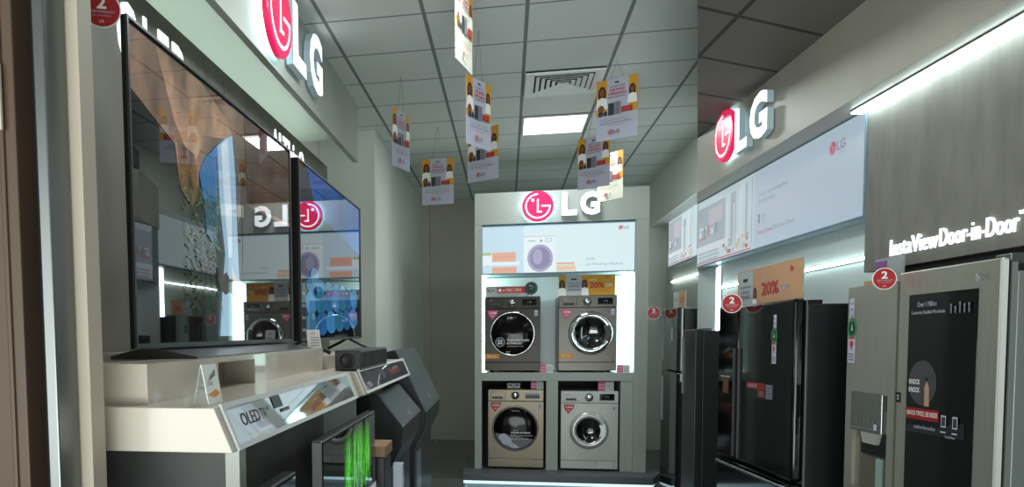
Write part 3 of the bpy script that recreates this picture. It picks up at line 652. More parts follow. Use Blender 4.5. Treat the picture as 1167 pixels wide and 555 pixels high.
# ================================================================== LEFT COUNTER
base = (-1.0, 2.9, 0)
t = thing('display_counter', 'long cream display counter with sloping lip under the two televisions', 'counter', base)
MB().prism([(-1.495, 1.352), (-0.562, 1.352), (-0.602, 1.447), (-1.495, 1.447)], 1, 1.452, 2.80, COUNTER).prism([(-1.495, 1.352), (-0.582, 1.352), (-0.622, 1.447), (-1.495, 1.447)], 1, 2.80, 2.90, COUNTER).prism([(-1.495, 1.35), (-0.562, 1.35), (-0.602, 1.445), (-1.495, 1.445)], 1, 2.90, 4.33, COUNTER).build('worktop', t, base, bevel=0.002)
# riser with an open niche
z0, z1 = 1.447, 1.537
m = MB().box(-1.495, -0.90, 1.51, 3.1, z0, z1, COUNTER).box(-0.90, -0.78, 1.51, 1.92, z0, z1, COUNTER).box(-0.90, -0.78, 2.22, 3.1, z0, z1, COUNTER).box(-0.90, -0.78, 1.92, 2.22, z1 - 0.014, z1, COUNTER)
m.build('riser', t, base)
MB().box(-0.9, -0.882, 1.92, 2.22, z0, z1 - 0.014, mat('niche_beige', (170, 158, 142), 0.5)).build('niche_back', t, base)
MB().box(-1.495, -0.76, 3.1, 4.6, 1.445, 1.503, COUNTER).build('riser', t, base)
MB().box(-1.495, -0.64, 1.70, 2.54, 0.0, 1.352, SLATE_D).build('plinth', t, base)
MB().box(-0.66, -0.625, 1.655, 1.70, 0.0, 1.352, WHITE_PAINT).build('corner_trim', t, base)
MB().box(-1.495, -0.66, 1.665, 1.70, 0.0, 1.352, SLATE_D).build('end_panel', t, base)
MB().box(-1.495, -0.64, 2.54, 3.12, 0.0, 1.352, mat('grey_support_panel', (150, 160, 158), 0.4)).build('support_panel', t, base)
MB().box(-1.495, -1.1, 3.12, 4.33, 0.0, 1.35, DGREY).build('rear_panel', t, base)
def info_plate(label, y0, y1, art):
    # on the sloping lip, from (X=-.602, Z=1.447) down to (-.562, 1.352)
    top = Vector((-0.602, 0, 1.447)); bot = Vector((-0.562, 0, 1.352)); V = (top - bot).normalized(); U = Vector((0, 1, 0)); H = (top - bot).length
    O = bot + Vector((0, y0, 0)); N = U.cross(V); O = O + N * 0.001
    base = O; t = thing('information_sign', label, 'sign', base)
    m = MB(); c = Cv(m, O, U, V); W = y1 - y0
    frame_bars(m, Cv(m, O + U * 0.02 + V * 0.012, U, V), W - 0.04, H - 0.02, 0.012, mat('white_frame', (208, 210, 206), 0.4), 0.006); m.build('frame', t, base)
    m = MB(); c = Cv(m, O + U * 0.02 + V * 0.012, U, V); c.rect(0, 0, W - 0.04, H - 0.02, MIRROR, 0.003); c.k = 9; art(c, W - 0.04, H - 0.02); m.build('plate', t, base)
def a1(c, W, H):
    c.text('OLED', 0.07, 0.034, 0.030, INK, w=0.12); c.text('TV', 0.20, 0.036, 0.026, INK, w=0.04); c.text('AI', 0.255, 0.052, 0.012, INK)
    c.rect(0.31, 0.050, 0.38, 0.082, DGREY); c.rect(0.35, 0.036, 0.42, 0.045, DGREY)
info_plate('glossy mirror-like info panel with black lettering on the near counter edge', 1.47, 2.74, a1)
def a2(c, W, H): c.text('NanoCell TV', W * 0.55, 0.03, 0.035, INKR, w=0.3); c.rect(W * 0.35, 0.02, W * 0.42, 0.07, INK)
info_plate('smaller-looking mirror-like info panel on the far counter edge by the soundbar', 2.94, 4.30, a2)

# tent card and small card
base = (-0.64, 1.52, 1.447)
t = thing('tent_card', 'clear acrylic tent card holder with a printed sheet on the counter lip', 'card holder', (-0.668, 1.56, 1.447)); b0 = (-0.668, 1.56, 1.447)
def slab(m, p, q, r, th, mt):  # parallelogram p, q, r with thickness
    p, q, r = Vector(p), Vector(q), Vector(r); s = q + (r - p); n = (q - p).cross(r - p).normalized() * th
    m.add([p, q, s, r, p + n, q + n, s + n, r + n], [(0, 1, 2, 3), (7, 6, 5, 4), (0, 4, 5, 1), (1, 5, 6, 2), (2, 6, 7, 3), (3, 7, 4, 0)], mt); return m
slab(MB(), (-0.668, 1.50, 1.448), (-0.668, 1.58, 1.448), (-0.651, 1.50, 1.535), 0.0015, ACRY).build('back_leaf', t, b0)
m = slab(MB(), (-0.634, 1.50, 1.448), (-0.634, 1.58, 1.448), (-0.650, 1.50, 1.535), 0.0015, WHITE)
c = Cv(m, (-0.6325, 1.502, 1.450), (0, 1, 0), (-0.18, 0.0, 0.98)); c.poly([(0.0, 0.02), (0.05, 0.03), (0.07, 0.02), (0.04, 0.012)], ORANGE); c.poly([(0.02, 0.05), (0.06, 0.06), (0.065, 0.075), (0.03, 0.06)], INKG); c.text('OLED', 0.01, 0.04, 0.008, INKR)
m.build('sheet', t, b0)
b0 = (-0.79, 3.06, 1.537); t = thing('price_card', 'upright white price card between the two televisions on the counter', 'price card', (-0.80, 3.04, 1.537), rotz=math.radians(25))
MB().prism([(-0.03, 0), (0.03, 0), (0.02, 0.08), (-0.035, 0.08)], 1, 0, 0.002, WHITE).build('card', t)
m = MB(); c = Cv(m, (-0.03, -0.0003, 0), (1, 0, 0), (0, 0, 1)); c.text('LG', 0.015, 0.06, 0.01, REDP); 
for k in range(4): c.rect(0.012, 0.012 + 0.011 * k, 0.05, 0.015 + 0.011 * k, INKR if k == 2 else INKG)
m.build('print', t)
# soundbar box
b0 = (-0.665, 3.3, 1.447); t = thing('soundbar', 'dark grey box speaker lying on the counter behind the far info panel', 'speaker', b0)
MB().box(-0.70, -0.592, 2.98, 3.66, 1.447, 1.53, DGREY).build('body', t, b0, bevel=0.004)
m = MB(); 
for k in range(28): m.box(-0.592, -0.589, 2.995 + k * 0.024, 2.99 + k * 0.024, 1.455, 1.522, BLACK)
m.build('grille', t, b0)
MB().lathe([(0.03, 0), (0.03, 0.004), (0.022, 0.002), (0, 0.001)], (-0.646, 2.98, 1.488), (0, -1, 0), BLACK, 24).build('driver', t, b0)

# ================================================================== TELEVISIONS
def tv_art_cave(c, W, H):
    S = scr
    def P(pts, m, l=None): c.poly([(min(1.455 * x, W), H * y) for x, y in pts], m, l)
    c.rect(0, 0, W, H, S('black', (10, 10, 11), 0.35))
    P([(0.30, 0.0), (0.28, 0.30), (0.30, 0.60), (0.52, 0.62), (0.53, 0.0)], S('haze', (30, 44, 44), 0.6, 0.5, 7))
    P([(0.52, 0.0), (0.53, 0.60), (0.99, 0.60), (0.99, 0.0)], S('shade', (24, 20, 20), 0.5, 0.4, 6))
    P([(0.0, 0.99), (0.99, 0.99), (0.99, 0.60), (0.52, 0.60), (0.50, 0.83), (0.478, 0.877), (0.424, 0.836), (0.362, 0.773), (0.308, 0.709), (0.279, 0.641), (0.275, 0.57), (0.24, 0.52), (0.19, 0.56), (0.17, 0.70), (0.0, 0.80)], S('rock', (104, 82, 66), 0.95, 0.9, 5))
    P([(0.10, 0.99), (0.30, 0.99), (0.44, 0.92), (0.47, 0.877), (0.424, 0.836), (0.33, 0.80), (0.25, 0.66), (0.17, 0.78)], S('rock_light', (140, 112, 88), 0.8, 0.8, 8))
    P([(0.18, 0.72), (0.26, 0.70), (0.275, 0.56), (0.24, 0.50), (0.19, 0.55)], S('rock_column', (110, 78, 44), 0.6, 0.9, 26))
    P([(0.55, 0.99), (0.99, 0.99), (0.99, 0.62), (0.57, 0.62)], S('rock_dark', (70, 42, 26), 0.7, 0.6, 14))  # brown picture rock mixed with a painted reflection of the dark ceiling
    P([(0.279, 0.641), (0.308, 0.709), (0.377, 0.785), (0.372, 0.55), (0.30, 0.55)], S('sea_blue', (52, 104, 156), 0.9, 0.3, 8))
    P([(0.30, 0.55), (0.372, 0.56), (0.37, 0.36), (0.31, 0.42)], S('water_teal', (44, 84, 110), 0.7, 0.35, 9))
    P([(0.377, 0.785), (0.424, 0.836), (0.470, 0.872), (0.485, 0.70), (0.49, 0.40), (0.505, 0.02), (0.37, 0.02), (0.385, 0.18), (0.41, 0.36), (0.385, 0.55)], S('waterfall', (150, 184, 206), 0.8, 0.2, 5))
    P([(0.40, 0.80), (0.44, 0.84), (0.455, 0.55), (0.45, 0.35), (0.43, 0.35), (0.41, 0.6)], S('waterfall_core', (196, 216, 230), 0.8, 0.15, 8))
    P([(0.470, 0.872), (0.478, 0.877), (0.505, 0.83), (0.515, 0.55), (0.49, 0.50), (0.485, 0.70)], S('rim_rock', (104, 98, 92), 0.6, 0.3, 12))
    rnd = random.Random(3)
    for i in range(230):
        x_ = 1.455 * (0.19 + 0.19 * rnd.random()); y_ = H * (0.12 + 0.50 * rnd.random())
        L = 0.015 + 0.025 * rnd.random(); d = rnd.uniform(-1.6, 0.5); f = 0.55 if y_ < 0.35 * H else 1.0
        m = (S('leaf', (62, 88, 40), 0.6, 0.4, 20), S('leaf_dim', (48, 66, 52), 0.6), S('leaf_bright', (122, 142, 66), 0.65))[0 if i % 3 == 0 else 1 if (i % 3 == 1 or f < 1) else 2]
        c.poly([(x_, y_), (x_ + L * 0.5, y_ + L * d * 0.5 - 0.003), (x_ + L, y_ + L * d), (x_ + L * 0.5, y_ + L * d * 0.5 + 0.003)], m, 0.0050 + 0.000005 * i)
    P([(0.37, 0.30), (0.39, 0.27), (0.41, 0.285), (0.43, 0.26), (0.47, 0.26), (0.50, 0.215), (0.47, 0.19), (0.43, 0.205), (0.40, 0.19), (0.375, 0.21), (0.36, 0.25)], S('stone', (60, 48, 44), 0.6, 0.5, 30), 0.0065)
    P([(0.44, 0.32), (0.47, 0.27), (0.52, 0.25), (0.51, 0.22), (0.47, 0.20), (0.45, 0.23)], S('foam', (206, 206, 196), 0.75), 0.0069)
def tv_art_blue(c, W, H):
    c.rect(0, 0, W, H, scr('navy', (10, 16, 30), 0.4))
    c.poly([(0, H), (W, H), (W, H * 0.64), (0, H * 0.80)], scr('deep_blue', (16, 66, 132), 0.8, 0.5, 4))
    c.poly([(0.0, H), (W * 0.10, H), (W * 0.20, H * 0.80), (0, H * 0.80)], scr('dark_cliff', (34, 26, 34), 0.6, 0.5, 10))
    for q, (y, h, n, w) in enumerate(((0.265, 0.10, 7, 0.13), (0.135, 0.15, 7, 0.16), (0.0, 0.155, 6, 0.18))):
        for i in range(n):
            cx = W * (0.13 + 0.80 * (i / n) ** 0.95 * 1.05)
            k = (i + q) % 3
            c.ell(cx, H * (y + h / 2 + 0.012 * i * (q > 0)), W * w * 0.47, H * h * 0.49, scr('pebble_blue%d' % k, ((28, 82, 128), (52, 112, 156), (36, 96, 124))[k], 0.85, 0.3, 12), 0.0020 + 0.00002 * i + 0.0003 * q, n=20)
    c.ell(W * 0.18, H * 0.37, W * 0.06, H * 0.055, scr('pebble_top', (54, 110, 138), 0.8, 0.2), 0.003, n=20)
    c.rect(0.0, 0, W * 0.06, H * 0.30, scr('caption_dark', (40, 44, 52), 0.6), 0.0032)
    for i in range(4):
        c.rect(W * 0.01, H * (0.04 + 0.07 * i), W * (0.05), H * (0.055 + 0.07 * i), scr('caption', (110, 116, 128), 0.8), 0.0034)
def scr(n, rgb, s=1.0, nz=0.0, sc=12):
    key = 'screen_' + n
    if key in MATS: return MATS[key]
    m = mat(key, rgb, 0.015, emit=s, ior=(1.45 if n[:5] in ('grass', 'dark_', 'taskb', 'pale_') and n != 'dark_cliff' else TVIOR), noise=nz, nscale=sc, stretch=(1, 1, 0.6))
    # picture light comes from the emission; the glass itself is black
    b = m.node_tree.nodes['Principled BSDF']
    for l in list(b.inputs['Base Color'].links): m.node_tree.links.remove(l)
    b.inputs['Base Color'].default_value = (0.006, 0.006, 0.007, 1)
    return m
TVIOR = 2.3
base = (-0.93, 2.4, 1.537)
t = thing('television', 'huge television with a dark cave and waterfall picture, nearest the shop front', 'television', base)
MB().box(-0.912, -0.902, 1.685, 3.045, 1.566, 2.368, BLACK).box(-0.945, -0.912, 1.9, 2.95, 1.57, 1.9, BLACK).build('cabinet', t, base)
m = MB(); c = Cv(m, (-0.9015, 1.695, 1.58), (0, 1, 0), (0, 0, 1)); tv_art_cave(c, 1.34, 0.78); m.build('screen', t, base)
m = MB(); frame_bars(m, Cv(m, (-0.9015, 1.693, 1.578), (0, 1, 0), (0, 0, 1)), 1.344, 0.784, 0.007, DGREY, 0.007); m.build('bezel', t, base)
MB().prism([(-1.05, 1.537), (-0.80, 1.537), (-0.80, 1.542), (-0.92, 1.566), (-0.96, 1.566), (-1.05, 1.545)], 1, 1.83, 2.98, mat('stand_grey', (96, 96, 100), 0.3, 0.6)).build('stand', t, base)
base = (-0.93, 3.9, 1.502)
t = thing('television', 'second television with blue pebble picture beyond the cave picture', 'television', base)
MB().box(-0.935, -0.902, 3.18, 4.56, 1.566, 2.372, BLACK).build('cabinet', t, base, bevel=0.003)
m = MB(); c = Cv(m, (-0.9015, 3.19, 1.58), (0, 1, 0), (0, 0, 1)); tv_art_blue(c, 1.36, 0.78); m.build('screen', t, base)
m = MB(); frame_bars(m, Cv(m, (-0.9015, 3.188, 1.578), (0, 1, 0), (0, 0, 1)), 1.364, 0.784, 0.007, DGREY, 0.006); m.build('bezel', t, base)
for yy in (3.30, 4.25):
    MB().tube([(-1.04, yy, 1.512), (-0.97, yy, 1.545), (-0.918, yy, 1.572), (-0.86, yy - 0.02, 1.545), (-0.785, yy - 0.05, 1.512)], 0.008, BLACK).build('leg', t, base)

def badge2(label, O, N, R, frame=WORLD, stick=None, base=None):
    """round red badge with a 2, facing direction N"""
    O = Vector(O); N = Vector(N).normalized(); V = Vector((0, 0, 1)); U = V.cross(N).normalized()
    t = thing('round_badge', label, 'badge', O, frame)
    MB().lathe([(0, -0.001), (R, -0.001), (R, 0.001), (0, 0.001)], O, N, WHITE, 36, False).build('rim', t, O)
    m = MB(); c = Cv(m, O + N * 0.0012, U, V); c.ell(0, 0, R * 0.93, R * 0.93, BADGE, 0.0002); c.k = 2
    c.text('2', -R * 0.26, R * 0.0, R * 0.68, WHITE, w=R * 0.5, bold=0.03); c.text('YEARS WARRANTY', -R * 0.68, -R * 0.22, R * 0.14, PAPER, w=R * 1.36); c.text('on product', -R * 0.5, -R * 0.42, R * 0.12, PAPER, w=R * 1.0); c.text('LG', -R * 0.12, -R * 0.72, R * 0.14, WHITE)
    m.build('face', t, O)
    m = MB(); c = Cv(m, O - N * 0.0012, -U, V); c.ell(0, 0, R * 0.93, R * 0.93, mat('badge_back_red', (96, 18, 26), 0.4), 0.0002); m.build('back_face', t, O)
    if stick:
        MB().tube([O, Vector(stick)], 0.004, ACRY, 6).build('bracket', t, O)
badge2('round red two years badge on the near upper corner of the nearest television', (-0.945, 1.66, 2.372), (0.42, -0.9, 0), 0.044, stick=(-0.93, 1.69, 2.36))

# ================================================================== LOWER LEFT THINGS
def small_tv(label, X, y0, y1, z0, z1, art, tilt=0):
    base = (X - 0.05, (y0 + y1) / 2, 0); t = thing('monitor', label, 'monitor', base)
    MB().box(X - 0.035, X - 0.002, y0, y1, z0, z1, BLACK).build('cabinet', t, base, bevel=0.004)
    m = MB(); c = Cv(m, (X - 0.0015, y0 + 0.01, z0 + 0.01), (0, 1, 0), (0, 0, 1)); art(c, y1 - y0 - 0.02, z1 - z0 - 0.02); m.build('screen', t, base)
    MB().box(X - 0.07, X - 0.04, (y0 + y1) / 2 - 0.05, (y0 + y1) / 2 + 0.05, 0.02, z0 + 0.1, BLACK).build('pole', t, base)
    MB().box(X - 0.12, X + 0.04, y0 + 0.1, y1 - 0.1, 0, 0.02, BLACK).build('foot', t, base)
def art_grass(c, W, H):
    c.rect(0, 0, W, H, scr('dark_green', (6, 16, 6), 0.6))
    rnd = random.Random(8)
    for i in range(240):
        x_ = W * (0.34 + 0.52 * rnd.random()); b_ = H * rnd.uniform(0.17, 0.6); L = rnd.uniform(0.08, 0.22); s = rnd.uniform(-0.02, 0.03)
        top = min(b_ + L, H * 0.98); sh = ((36, 120, 28), (64, 168, 40), (24, 84, 22), (96, 196, 60))[i % 4]
        c.poly([(x_, b_), (x_ + 0.006, b_), (x_ + s + 0.002, top)], scr('grass%d' % (i % 4), sh, 1.0), 0.0006 + 0.00001 * i)
    c.rect(0, H * 0.02, W, H * 0.10, scr('taskbar', (150, 158, 168), 0.8), 0.004); c.k = 20
small_tv('small monitor with bright green grass picture in front of the counter', -0.50, 1.97, 2.80, 0.99, 1.302, art_grass)
MB_ = MB()
def art_white(c, W, H):
    c.rect(0, 0, W, H, scr('navy', (0, 0, 0))); c.poly([(W * 0.2, 0), (W, 0), (W, H * 0.85), (W * 0.7, H * 0.7)], scr('pale_blue', (128, 148, 168), 0.8)); c.poly([(0, 0), (W * 0.5, 0), (W, H), (W * 0.7, H)], scr('black', (0, 0, 0)))
small_tv('second small monitor at the bottom edge in front of the counter base', -0.50, 1.20, 1.71, 0.95, 1.268, art_white)

def kiosk(label, x_top, z_top, x_bot, z_bot, y0, y1):
    base = ((x_top + x_bot) / 2, (y0 + y1) / 2, 0); t = thing('display_kiosk', label, 'kiosk', base)
    KB = mat('kiosk_black', (24, 26, 29), 0.35); KG = mat('kiosk_grey', (58, 64, 68), 0.5)
    back = x_top - 0.10
    MB().prism([(back, 0.02), (x_bot - 0.07, 0.02), (x_bot - 0.07, z_bot - 0.22), (x_bot - 0.01, z_bot - 0.10), (x_bot, z_bot), (x_top, z_top), (back, z_top - 0.02)], 1, y0, y1, KB).build('body', t, base, bevel=0.006)
    top = Vector((x_top, y0, z_top)); bot = Vector((x_bot, y0, z_bot)); V = (top - bot).normalized(); U = Vector((0, 1, 0)); H = (top - bot).length; W = y1 - y0
    m = MB(); c = Cv(m, bot + U.cross(V) * 0.0015, U, V); c.rect(0.01, 0.006, W - 0.01, H * 0.98, KG); m.build('sloping_face', t, base)
    m = MB(); c = Cv(m, bot + U.cross(V) * 0.003, U, V); c.rect(0.05, H * 0.38, W - 0.06, H * 0.92, mat('kiosk_screen', (40, 44, 46), 0.35)); m.build('screen', t, base)
    m = MB(); c = Cv(m, bot + U.cross(V) * 0.003, U, V); c.text('LG', W * 0.45, H * 0.14, H * 0.09, SILVER, w=0.10); m.build('logo', t, base)
    MB().box(x_bot - 0.07, x_bot - 0.062, y0 + 0.1, y0 + 0.28, 0.3, z_bot - 0.26, mat('kiosk_light_bar', (120, 130, 142), 0.3)).build('front_bar', t, base)
    MB().box(back - 0.02, x_bot - 0.04, y0 - 0.0, y1, 0.0, 0.02, KB).build('foot_plate', t, base)
kiosk('black sloping-top display kiosk nearest the green grass monitor', -0.633, 1.30, -0.50, 1.138, 3.56, 4.35)
kiosk('taller black sloping-top display kiosk behind the first one', -0.677, 1.495, -0.49, 1.11, 4.5, 5.5)
b0 = (-0.53, 3.0, 0); t = thing('pedestal', 'small black pedestal with a light wooden top beside the grass monitor', 'pedestal', b0)
MB().box(-0.585, -0.475, 2.86, 3.02, 0, 1.11, BLACK).build('column', t, b0, bevel=0.004)
MB().box(-0.59, -0.47, 2.85, 3.03, 1.11, 1.155, mat('light_wood', (150, 118, 84), 0.5, noise=0.15, nscale=10, stretch=(6, 1, 1))).build('top', t, b0, bevel=0.003)
b0 = (-0.43, 3.0, 0); t = thing('acrylic_stand', 'upright pale translucent stand between pedestal and kiosk', 'stand', (-0.42, 2.9, 0))
PALE = mat('pale_lilac_acrylic', (172, 176, 196), 0.2)
MB().box(-0.44, -0.40, 2.84, 2.88, 0.012, 1.09, PALE).build('panel', t, (-0.42, 2.9, 0), bevel=0.004)
MB().box(-0.44, -0.40, 2.90, 2.905, 0.012, 1.05, BLACK).build('spine', t, (-0.42, 2.9, 0))
MB().box(-0.455, -0.36, 2.80, 3.0, 0.0, 0.012, PALE).build('base', t, (-0.42, 2.9, 0))

# ================================================================== RIGHT REFRIGERATORS
def energy_label(m, O, s=1.0):
    c = Cv(m, O, (0, -1, 0), (0, 0, 1)); c.rect(0, 0, 0.052 * s, 0.14 * s, PAPER); c.ell(0.026 * s, 0.145 * s, 0.036 * s, 0.045 * s, GREENP, n=20); c.ell(0.026 * s, 0.145 * s, 0.024 * s, 0.03 * s, mat('label_dark', (30, 60, 44), 0.6), n=16)
    c.poly([(0.026 * s, 0.165 * s), (0.034 * s, 0.135 * s), (0.018 * s, 0.135 * s)], PAPER); c.rect(0.006 * s, 0.10 * s, 0.046 * s, 0.108 * s, INKR); c.ell(0.026 * s, 0.08 * s, 0.012 * s, 0.014 * s, INKR, n=10); c.rect(0.022 * s, 0.055 * s, 0.03 * s, 0.08 * s, INKR)
    for k in range(3): c.rect(0.008 * s, (0.012 + 0.012 * k) * s, 0.044 * s, (0.016 + 0.012 * k) * s, INKG)
def phone_label(m, O, s=1.0):
    c = Cv(m, O, (0, -1, 0), (0, 0, 1)); c.rect(0, 0, 0.036 * s, 0.10 * s, PAPER); c.rect(0.010 * s, 0.02 * s, 0.026 * s, 0.055 * s, INK); c.rect(0.012 * s, 0.025 * s, 0.024 * s, 0.05 * s, PAPER); c.rect(0.006 * s, 0.075 * s, 0.03 * s, 0.08 * s, INKG)

# --- steel side-by-side fridge with the black glass door window
uf = 1.85; v0, vs_, v1 = 2.705, 3.283, 3.662; base = (2.0, 3.18, wf(2.0, 3.18)); fl = base[2]
t = thing('refrigerator', 'brushed steel refrigerator with black glass door and water dispenser', 'refrigerator', base, RIGHT)
CAB = mat('fridge_side_grey', (128, 134, 130), 0.4, 0.3)
MB().box(1.90, 2.11, v0 + 0.006, v1, fl + 0.03, 0.232, CAB).build('cabinet', t, base, bevel=0.004)
zd = fl + 0.09
rd = MB().box(uf, 1.868, v0, vs_ - 0.006, zd, 0.277, STEEL).build('door', t, base, bevel=0.006)
MB().box(1.868, 1.88, v0 + 0.01, vs_ - 0.01, zd, 0.27, DARK).box(1.88, 1.898, v0 + 0.004, vs_ - 0.01, zd, 0.262, CAB).build('door_gasket', rd, base)
MB().box(uf - 0.0012, 1.866, v0 - 0.0015, v0 + 0.012, zd + 0.01, 0.27, STEEL_E).build('edge_trim', rd, base)
MB().box(1.885, 1.96, v0 + 0.02, v0 + 0.09, 0.262, 0.292, METAL).build('hinge_cover', t, base, bevel=0.004)
g0, g1 = 2.815, 3.205; gz0, gz1 = -0.86, 0.182
WG = mat('fridge_window_glass', (5, 5, 7), 0.05, ior=1.33)
m = MB().box(uf - 0.002, uf + 0.004, g0, g1, gz0, gz1, WG); gl = m.build('glass_window', rd, base, bevel=0.001)
m = MB(); c = Cv(m, (uf - 0.0024, g1, gz0), (0, -1, 0), (0, 0, 1)); T = gz1 - gz0
c.text('Over 1 Million', 0.055, T - 0.050, 0.020, PAPER, w=0.115); c.text('Customers Satisfied Worldwide', 0.02, T - 0.078, 0.014, PAPER, w=0.20)
for k, (x_, h_) in enumerate(((0.25, 0.03), (0.275, 0.02), (0.30, 0.036), (0.325, 0.028), (0.35, 0.03))): c.rect(x_, T - 0.082, x_ + 0.007, T - 0.082 + h_, INKG); c.ell(x_ + 0.0035, T - 0.082 + h_, 0.006, 0.006, INKG, n=8)
y_ = -0.10 - gz0
m.build('headline_print', gl, base); m = MB(); c = Cv(m, (uf - 0.0024, g1, gz0), (0, -1, 0), (0, 0, 1))
c.ell(0.10, y_ - 0.065, 0.085, 0.088, mat('film_grey', (64, 64, 68), 0.2), n=32)
c.poly([(0.115, y_ - 0.155), (0.145, y_ - 0.155), (0.142, y_ - 0.08), (0.128, y_ - 0.055), (0.115, y_ - 0.08)], mat('print_skin', (172, 140, 116), 0.5)); c.rect(0.12, y_ - 0.055, 0.132, y_ - 0.045, BLACK)
c.text('KNOCK', 0.02, y_ - 0.072, 0.020, WHITE, w=0.068, bold=0.02); c.text('KNOCK', 0.02, y_ - 0.104, 0.020, WHITE, w=0.068, bold=0.02)
m.build('knock_print', gl, base); m = MB(); c = Cv(m, (uf - 0.0028, g1, gz0), (0, -1, 0), (0, 0, 1))
c.poly([(0.005, y_ - 0.235), (0.2, y_ - 0.235), (0.2, y_ - 0.225), (0.345, y_ - 0.20), (0.345, y_ - 0.26), (0.005, y_ - 0.262)], mat('film_dark', (34, 33, 38), 0.2))
c.rect(0.005, y_ - 0.21, 0.205, y_ - 0.165, mat('banner_red', (142, 26, 32), 0.4)); c.text('KNOCK TWICE, SEE INSIDE', 0.012, y_ - 0.198, 0.022, WHITE, w=0.185, bold=0.01)
c.text('InstaView Door-in-Door', 0.06, y_ - 0.245, 0.014, PAPER, w=0.13)
for x_ in (0.22, 0.285): c.rect(x_, y_ - 0.225, x_ + 0.028, y_ - 0.18, PAPER); c.rect(x_ + 0.004, y_ - 0.22, x_ + 0.024, y_ - 0.186, DGREY); c.rect(x_, y_ - 0.245, x_ + 0.03, y_ - 0.24, PAPER)
c.text('InstaView', 0.25, y_ - 0.262, 0.010, PAPER, w=0.055)
m.build('banner_print', gl, base)
m = MB(); c = Cv(m, (uf - 0.0004, 2.822, 0.205), (0, -1, 0), (0, 0, 1)); c.mark(0.0, 0.016, 0.015, INKG, WHITE); c.text('LG', 0.024, 0.004, 0.022, INKG, w=0.034); m.build('logo', rd, base)
m = MB().box(uf - 0.003, uf, 3.243, 3.272, -0.252, -0.212, BLACK); c = Cv(m, (uf - 0.0032, 3.272, -0.252), (0, -1, 0), (0, 0, 1)); c.rect(0.009, 0.009, 0.02, 0.031, PAPER); c.rect(0.012, 0.013, 0.017, 0.027, BLACK); m.build('door_button', rd, base)
ld = MB()
for (a, b, c_, d) in ((3.29, 3.335, zd, 0.245), (3.335, 3.60, -0.232, 0.245), (3.335, 3.60, zd, -0.66), (3.60, v1, zd, 0.245)): ld.box(uf, 1.868, a, b, c_, d, STEEL)
ld = ld.build('door', t, base)
MB().box(1.866, 1.898, 3.29, v1, zd, 0.24, mat('recess_olive', (104, 102, 86), 0.35, 0.3)).build('dispenser_recess', ld, base)
m = MB().box(uf - 0.012, 1.87, 3.355, 3.595, -0.40, -0.228, mat('dispenser_steel', (132, 134, 130), 0.2, 0.7)); c = Cv(m, (uf - 0.0122, 3.595, -0.40), (0, -1, 0), (0, 0, 1))
c.rect(0.01, 0.012, 0.23, 0.016, INKG)
for k in range(5): c.ell(0.05 + 0.034 * k, 0.05, 0.006, 0.006, INKG, n=8)
c.rect(0.19, 0.014, 0.215, 0.04, PAPER); m.build('dispenser_panel', ld, base, bevel=0.003)
MB().box(1.856, 1.864, 3.32, 3.36, -0.50, -0.30, BLACK).box(1.858, 1.866, 3.34, 3.54, -0.50, -0.402, BLACK).build('dispenser_niche', ld, base)
MB().prism([(3.40, -0.45), (3.50, -0.45), (3.52, -0.40), (3.38, -0.40)], 0, uf - 0.008, 1.862, SILVER).build('dispenser_nozzle', ld, base)
MB().box(1.856, 1.864, 3.375, 3.42, -0.66, -0.51, mat('pale_green_plastic', (140, 160, 154), 0.25)).build('water_lever', ld, base)
m = MB(); phone_label(m, (uf - 0.0004, 3.648, 0.09), 1.05); energy_label(m, (uf - 0.0004, 3.652, -0.10), 1.1); m.build('energy_label', ld, base)

badge2('round red two years badge on the steel refrigerator door seam', (1.795, 3.283, 0.256), (-0.12, -1, 0), 0.045, RIGHT, stick=(1.85, 3.283, 0.25))
# cards on the fridge top left of the badge
b0 = (1.93, 3.62, 0.24)
t = thing('price_card', 'purple and white price card standing on the steel refrigerator behind the badge', 'price card', (1.90, 3.5, 0.232), RIGHT)
MB().box(1.902, 1.905, 3.34, 3.55, 0.232, 0.36, mat('card_film', (150, 156, 156), 0.3)).build('board', t, (1.90, 3.5, 0.232))
m = MB(); c = Cv(m, (1.902, 3.55, 0.232), (0, -1, 0), (0, 0, 1)); c.rect(0, 0, 0.09, 0.118, mat('card_purple', (128, 78, 132), 0.5)); c.text('EMI', 0.02, 0.055, 0.02, PAPER); c.rect(0.10, 0.02, 0.20, 0.11, mat('card_grey', (150, 158, 158), 0.5)); m.build('print', t, (1.90, 3.5, 0.232))
t = thing('topper_sign', 'orange topper board behind the far edge of the steel refrigerator', 'sign', (2.0, 3.6, 0.232), RIGHT)
MB().box(1.998, 2.004, 3.45, 3.82, 0.232, 0.285, ORANGEP).build('board', t, (2.0, 3.6, 0.232))
m = MB(); c = Cv(m, (1.9978, 3.82, 0.232), (0, -1, 0), (0, 0, 1)); c.text('20% OFF', 0.03, 0.012, 0.02, INKR, w=0.12); m.build('print', t, (2.0, 3.6, 0.232))

# --- black french-door fridge
uf = 1.70; v0, vm, v1 = 3.86, 4.56, 4.87; base = (1.95, 4.36, wf(1.95, 4.36)); fl = base[2]
t = thing('refrigerator', 'glossy black multi-door refrigerator with bottom drawers', 'refrigerator', base, RIGHT)
BF = mat('black_fridge_glass', (7, 7, 9), 0.08, ior=1.42); BS = mat('black_fridge_side', (22, 23, 25), 0.4)
MB().box(1.765, 2.19, v0 + 0.004, v1, fl + 0.03, 0.185, BS).build('cabinet', t, base, bevel=0.004)
zt = 0.212; zb = -0.70
near = MB().box(uf, 1.758, v0, vm - 0.004, zb, zt, BF).build('door', t, base, bevel=0.018, seg=4)
far = MB().box(uf, 1.758, vm + 0.004, v1, zb, zt, BF).build('door', t, base, bevel=0.008)
MB().box(1.758, 1.764, v0 + 0.002, v1, fl + 0.05, zt - 0.01, METAL).build('door_gasket', t, base)
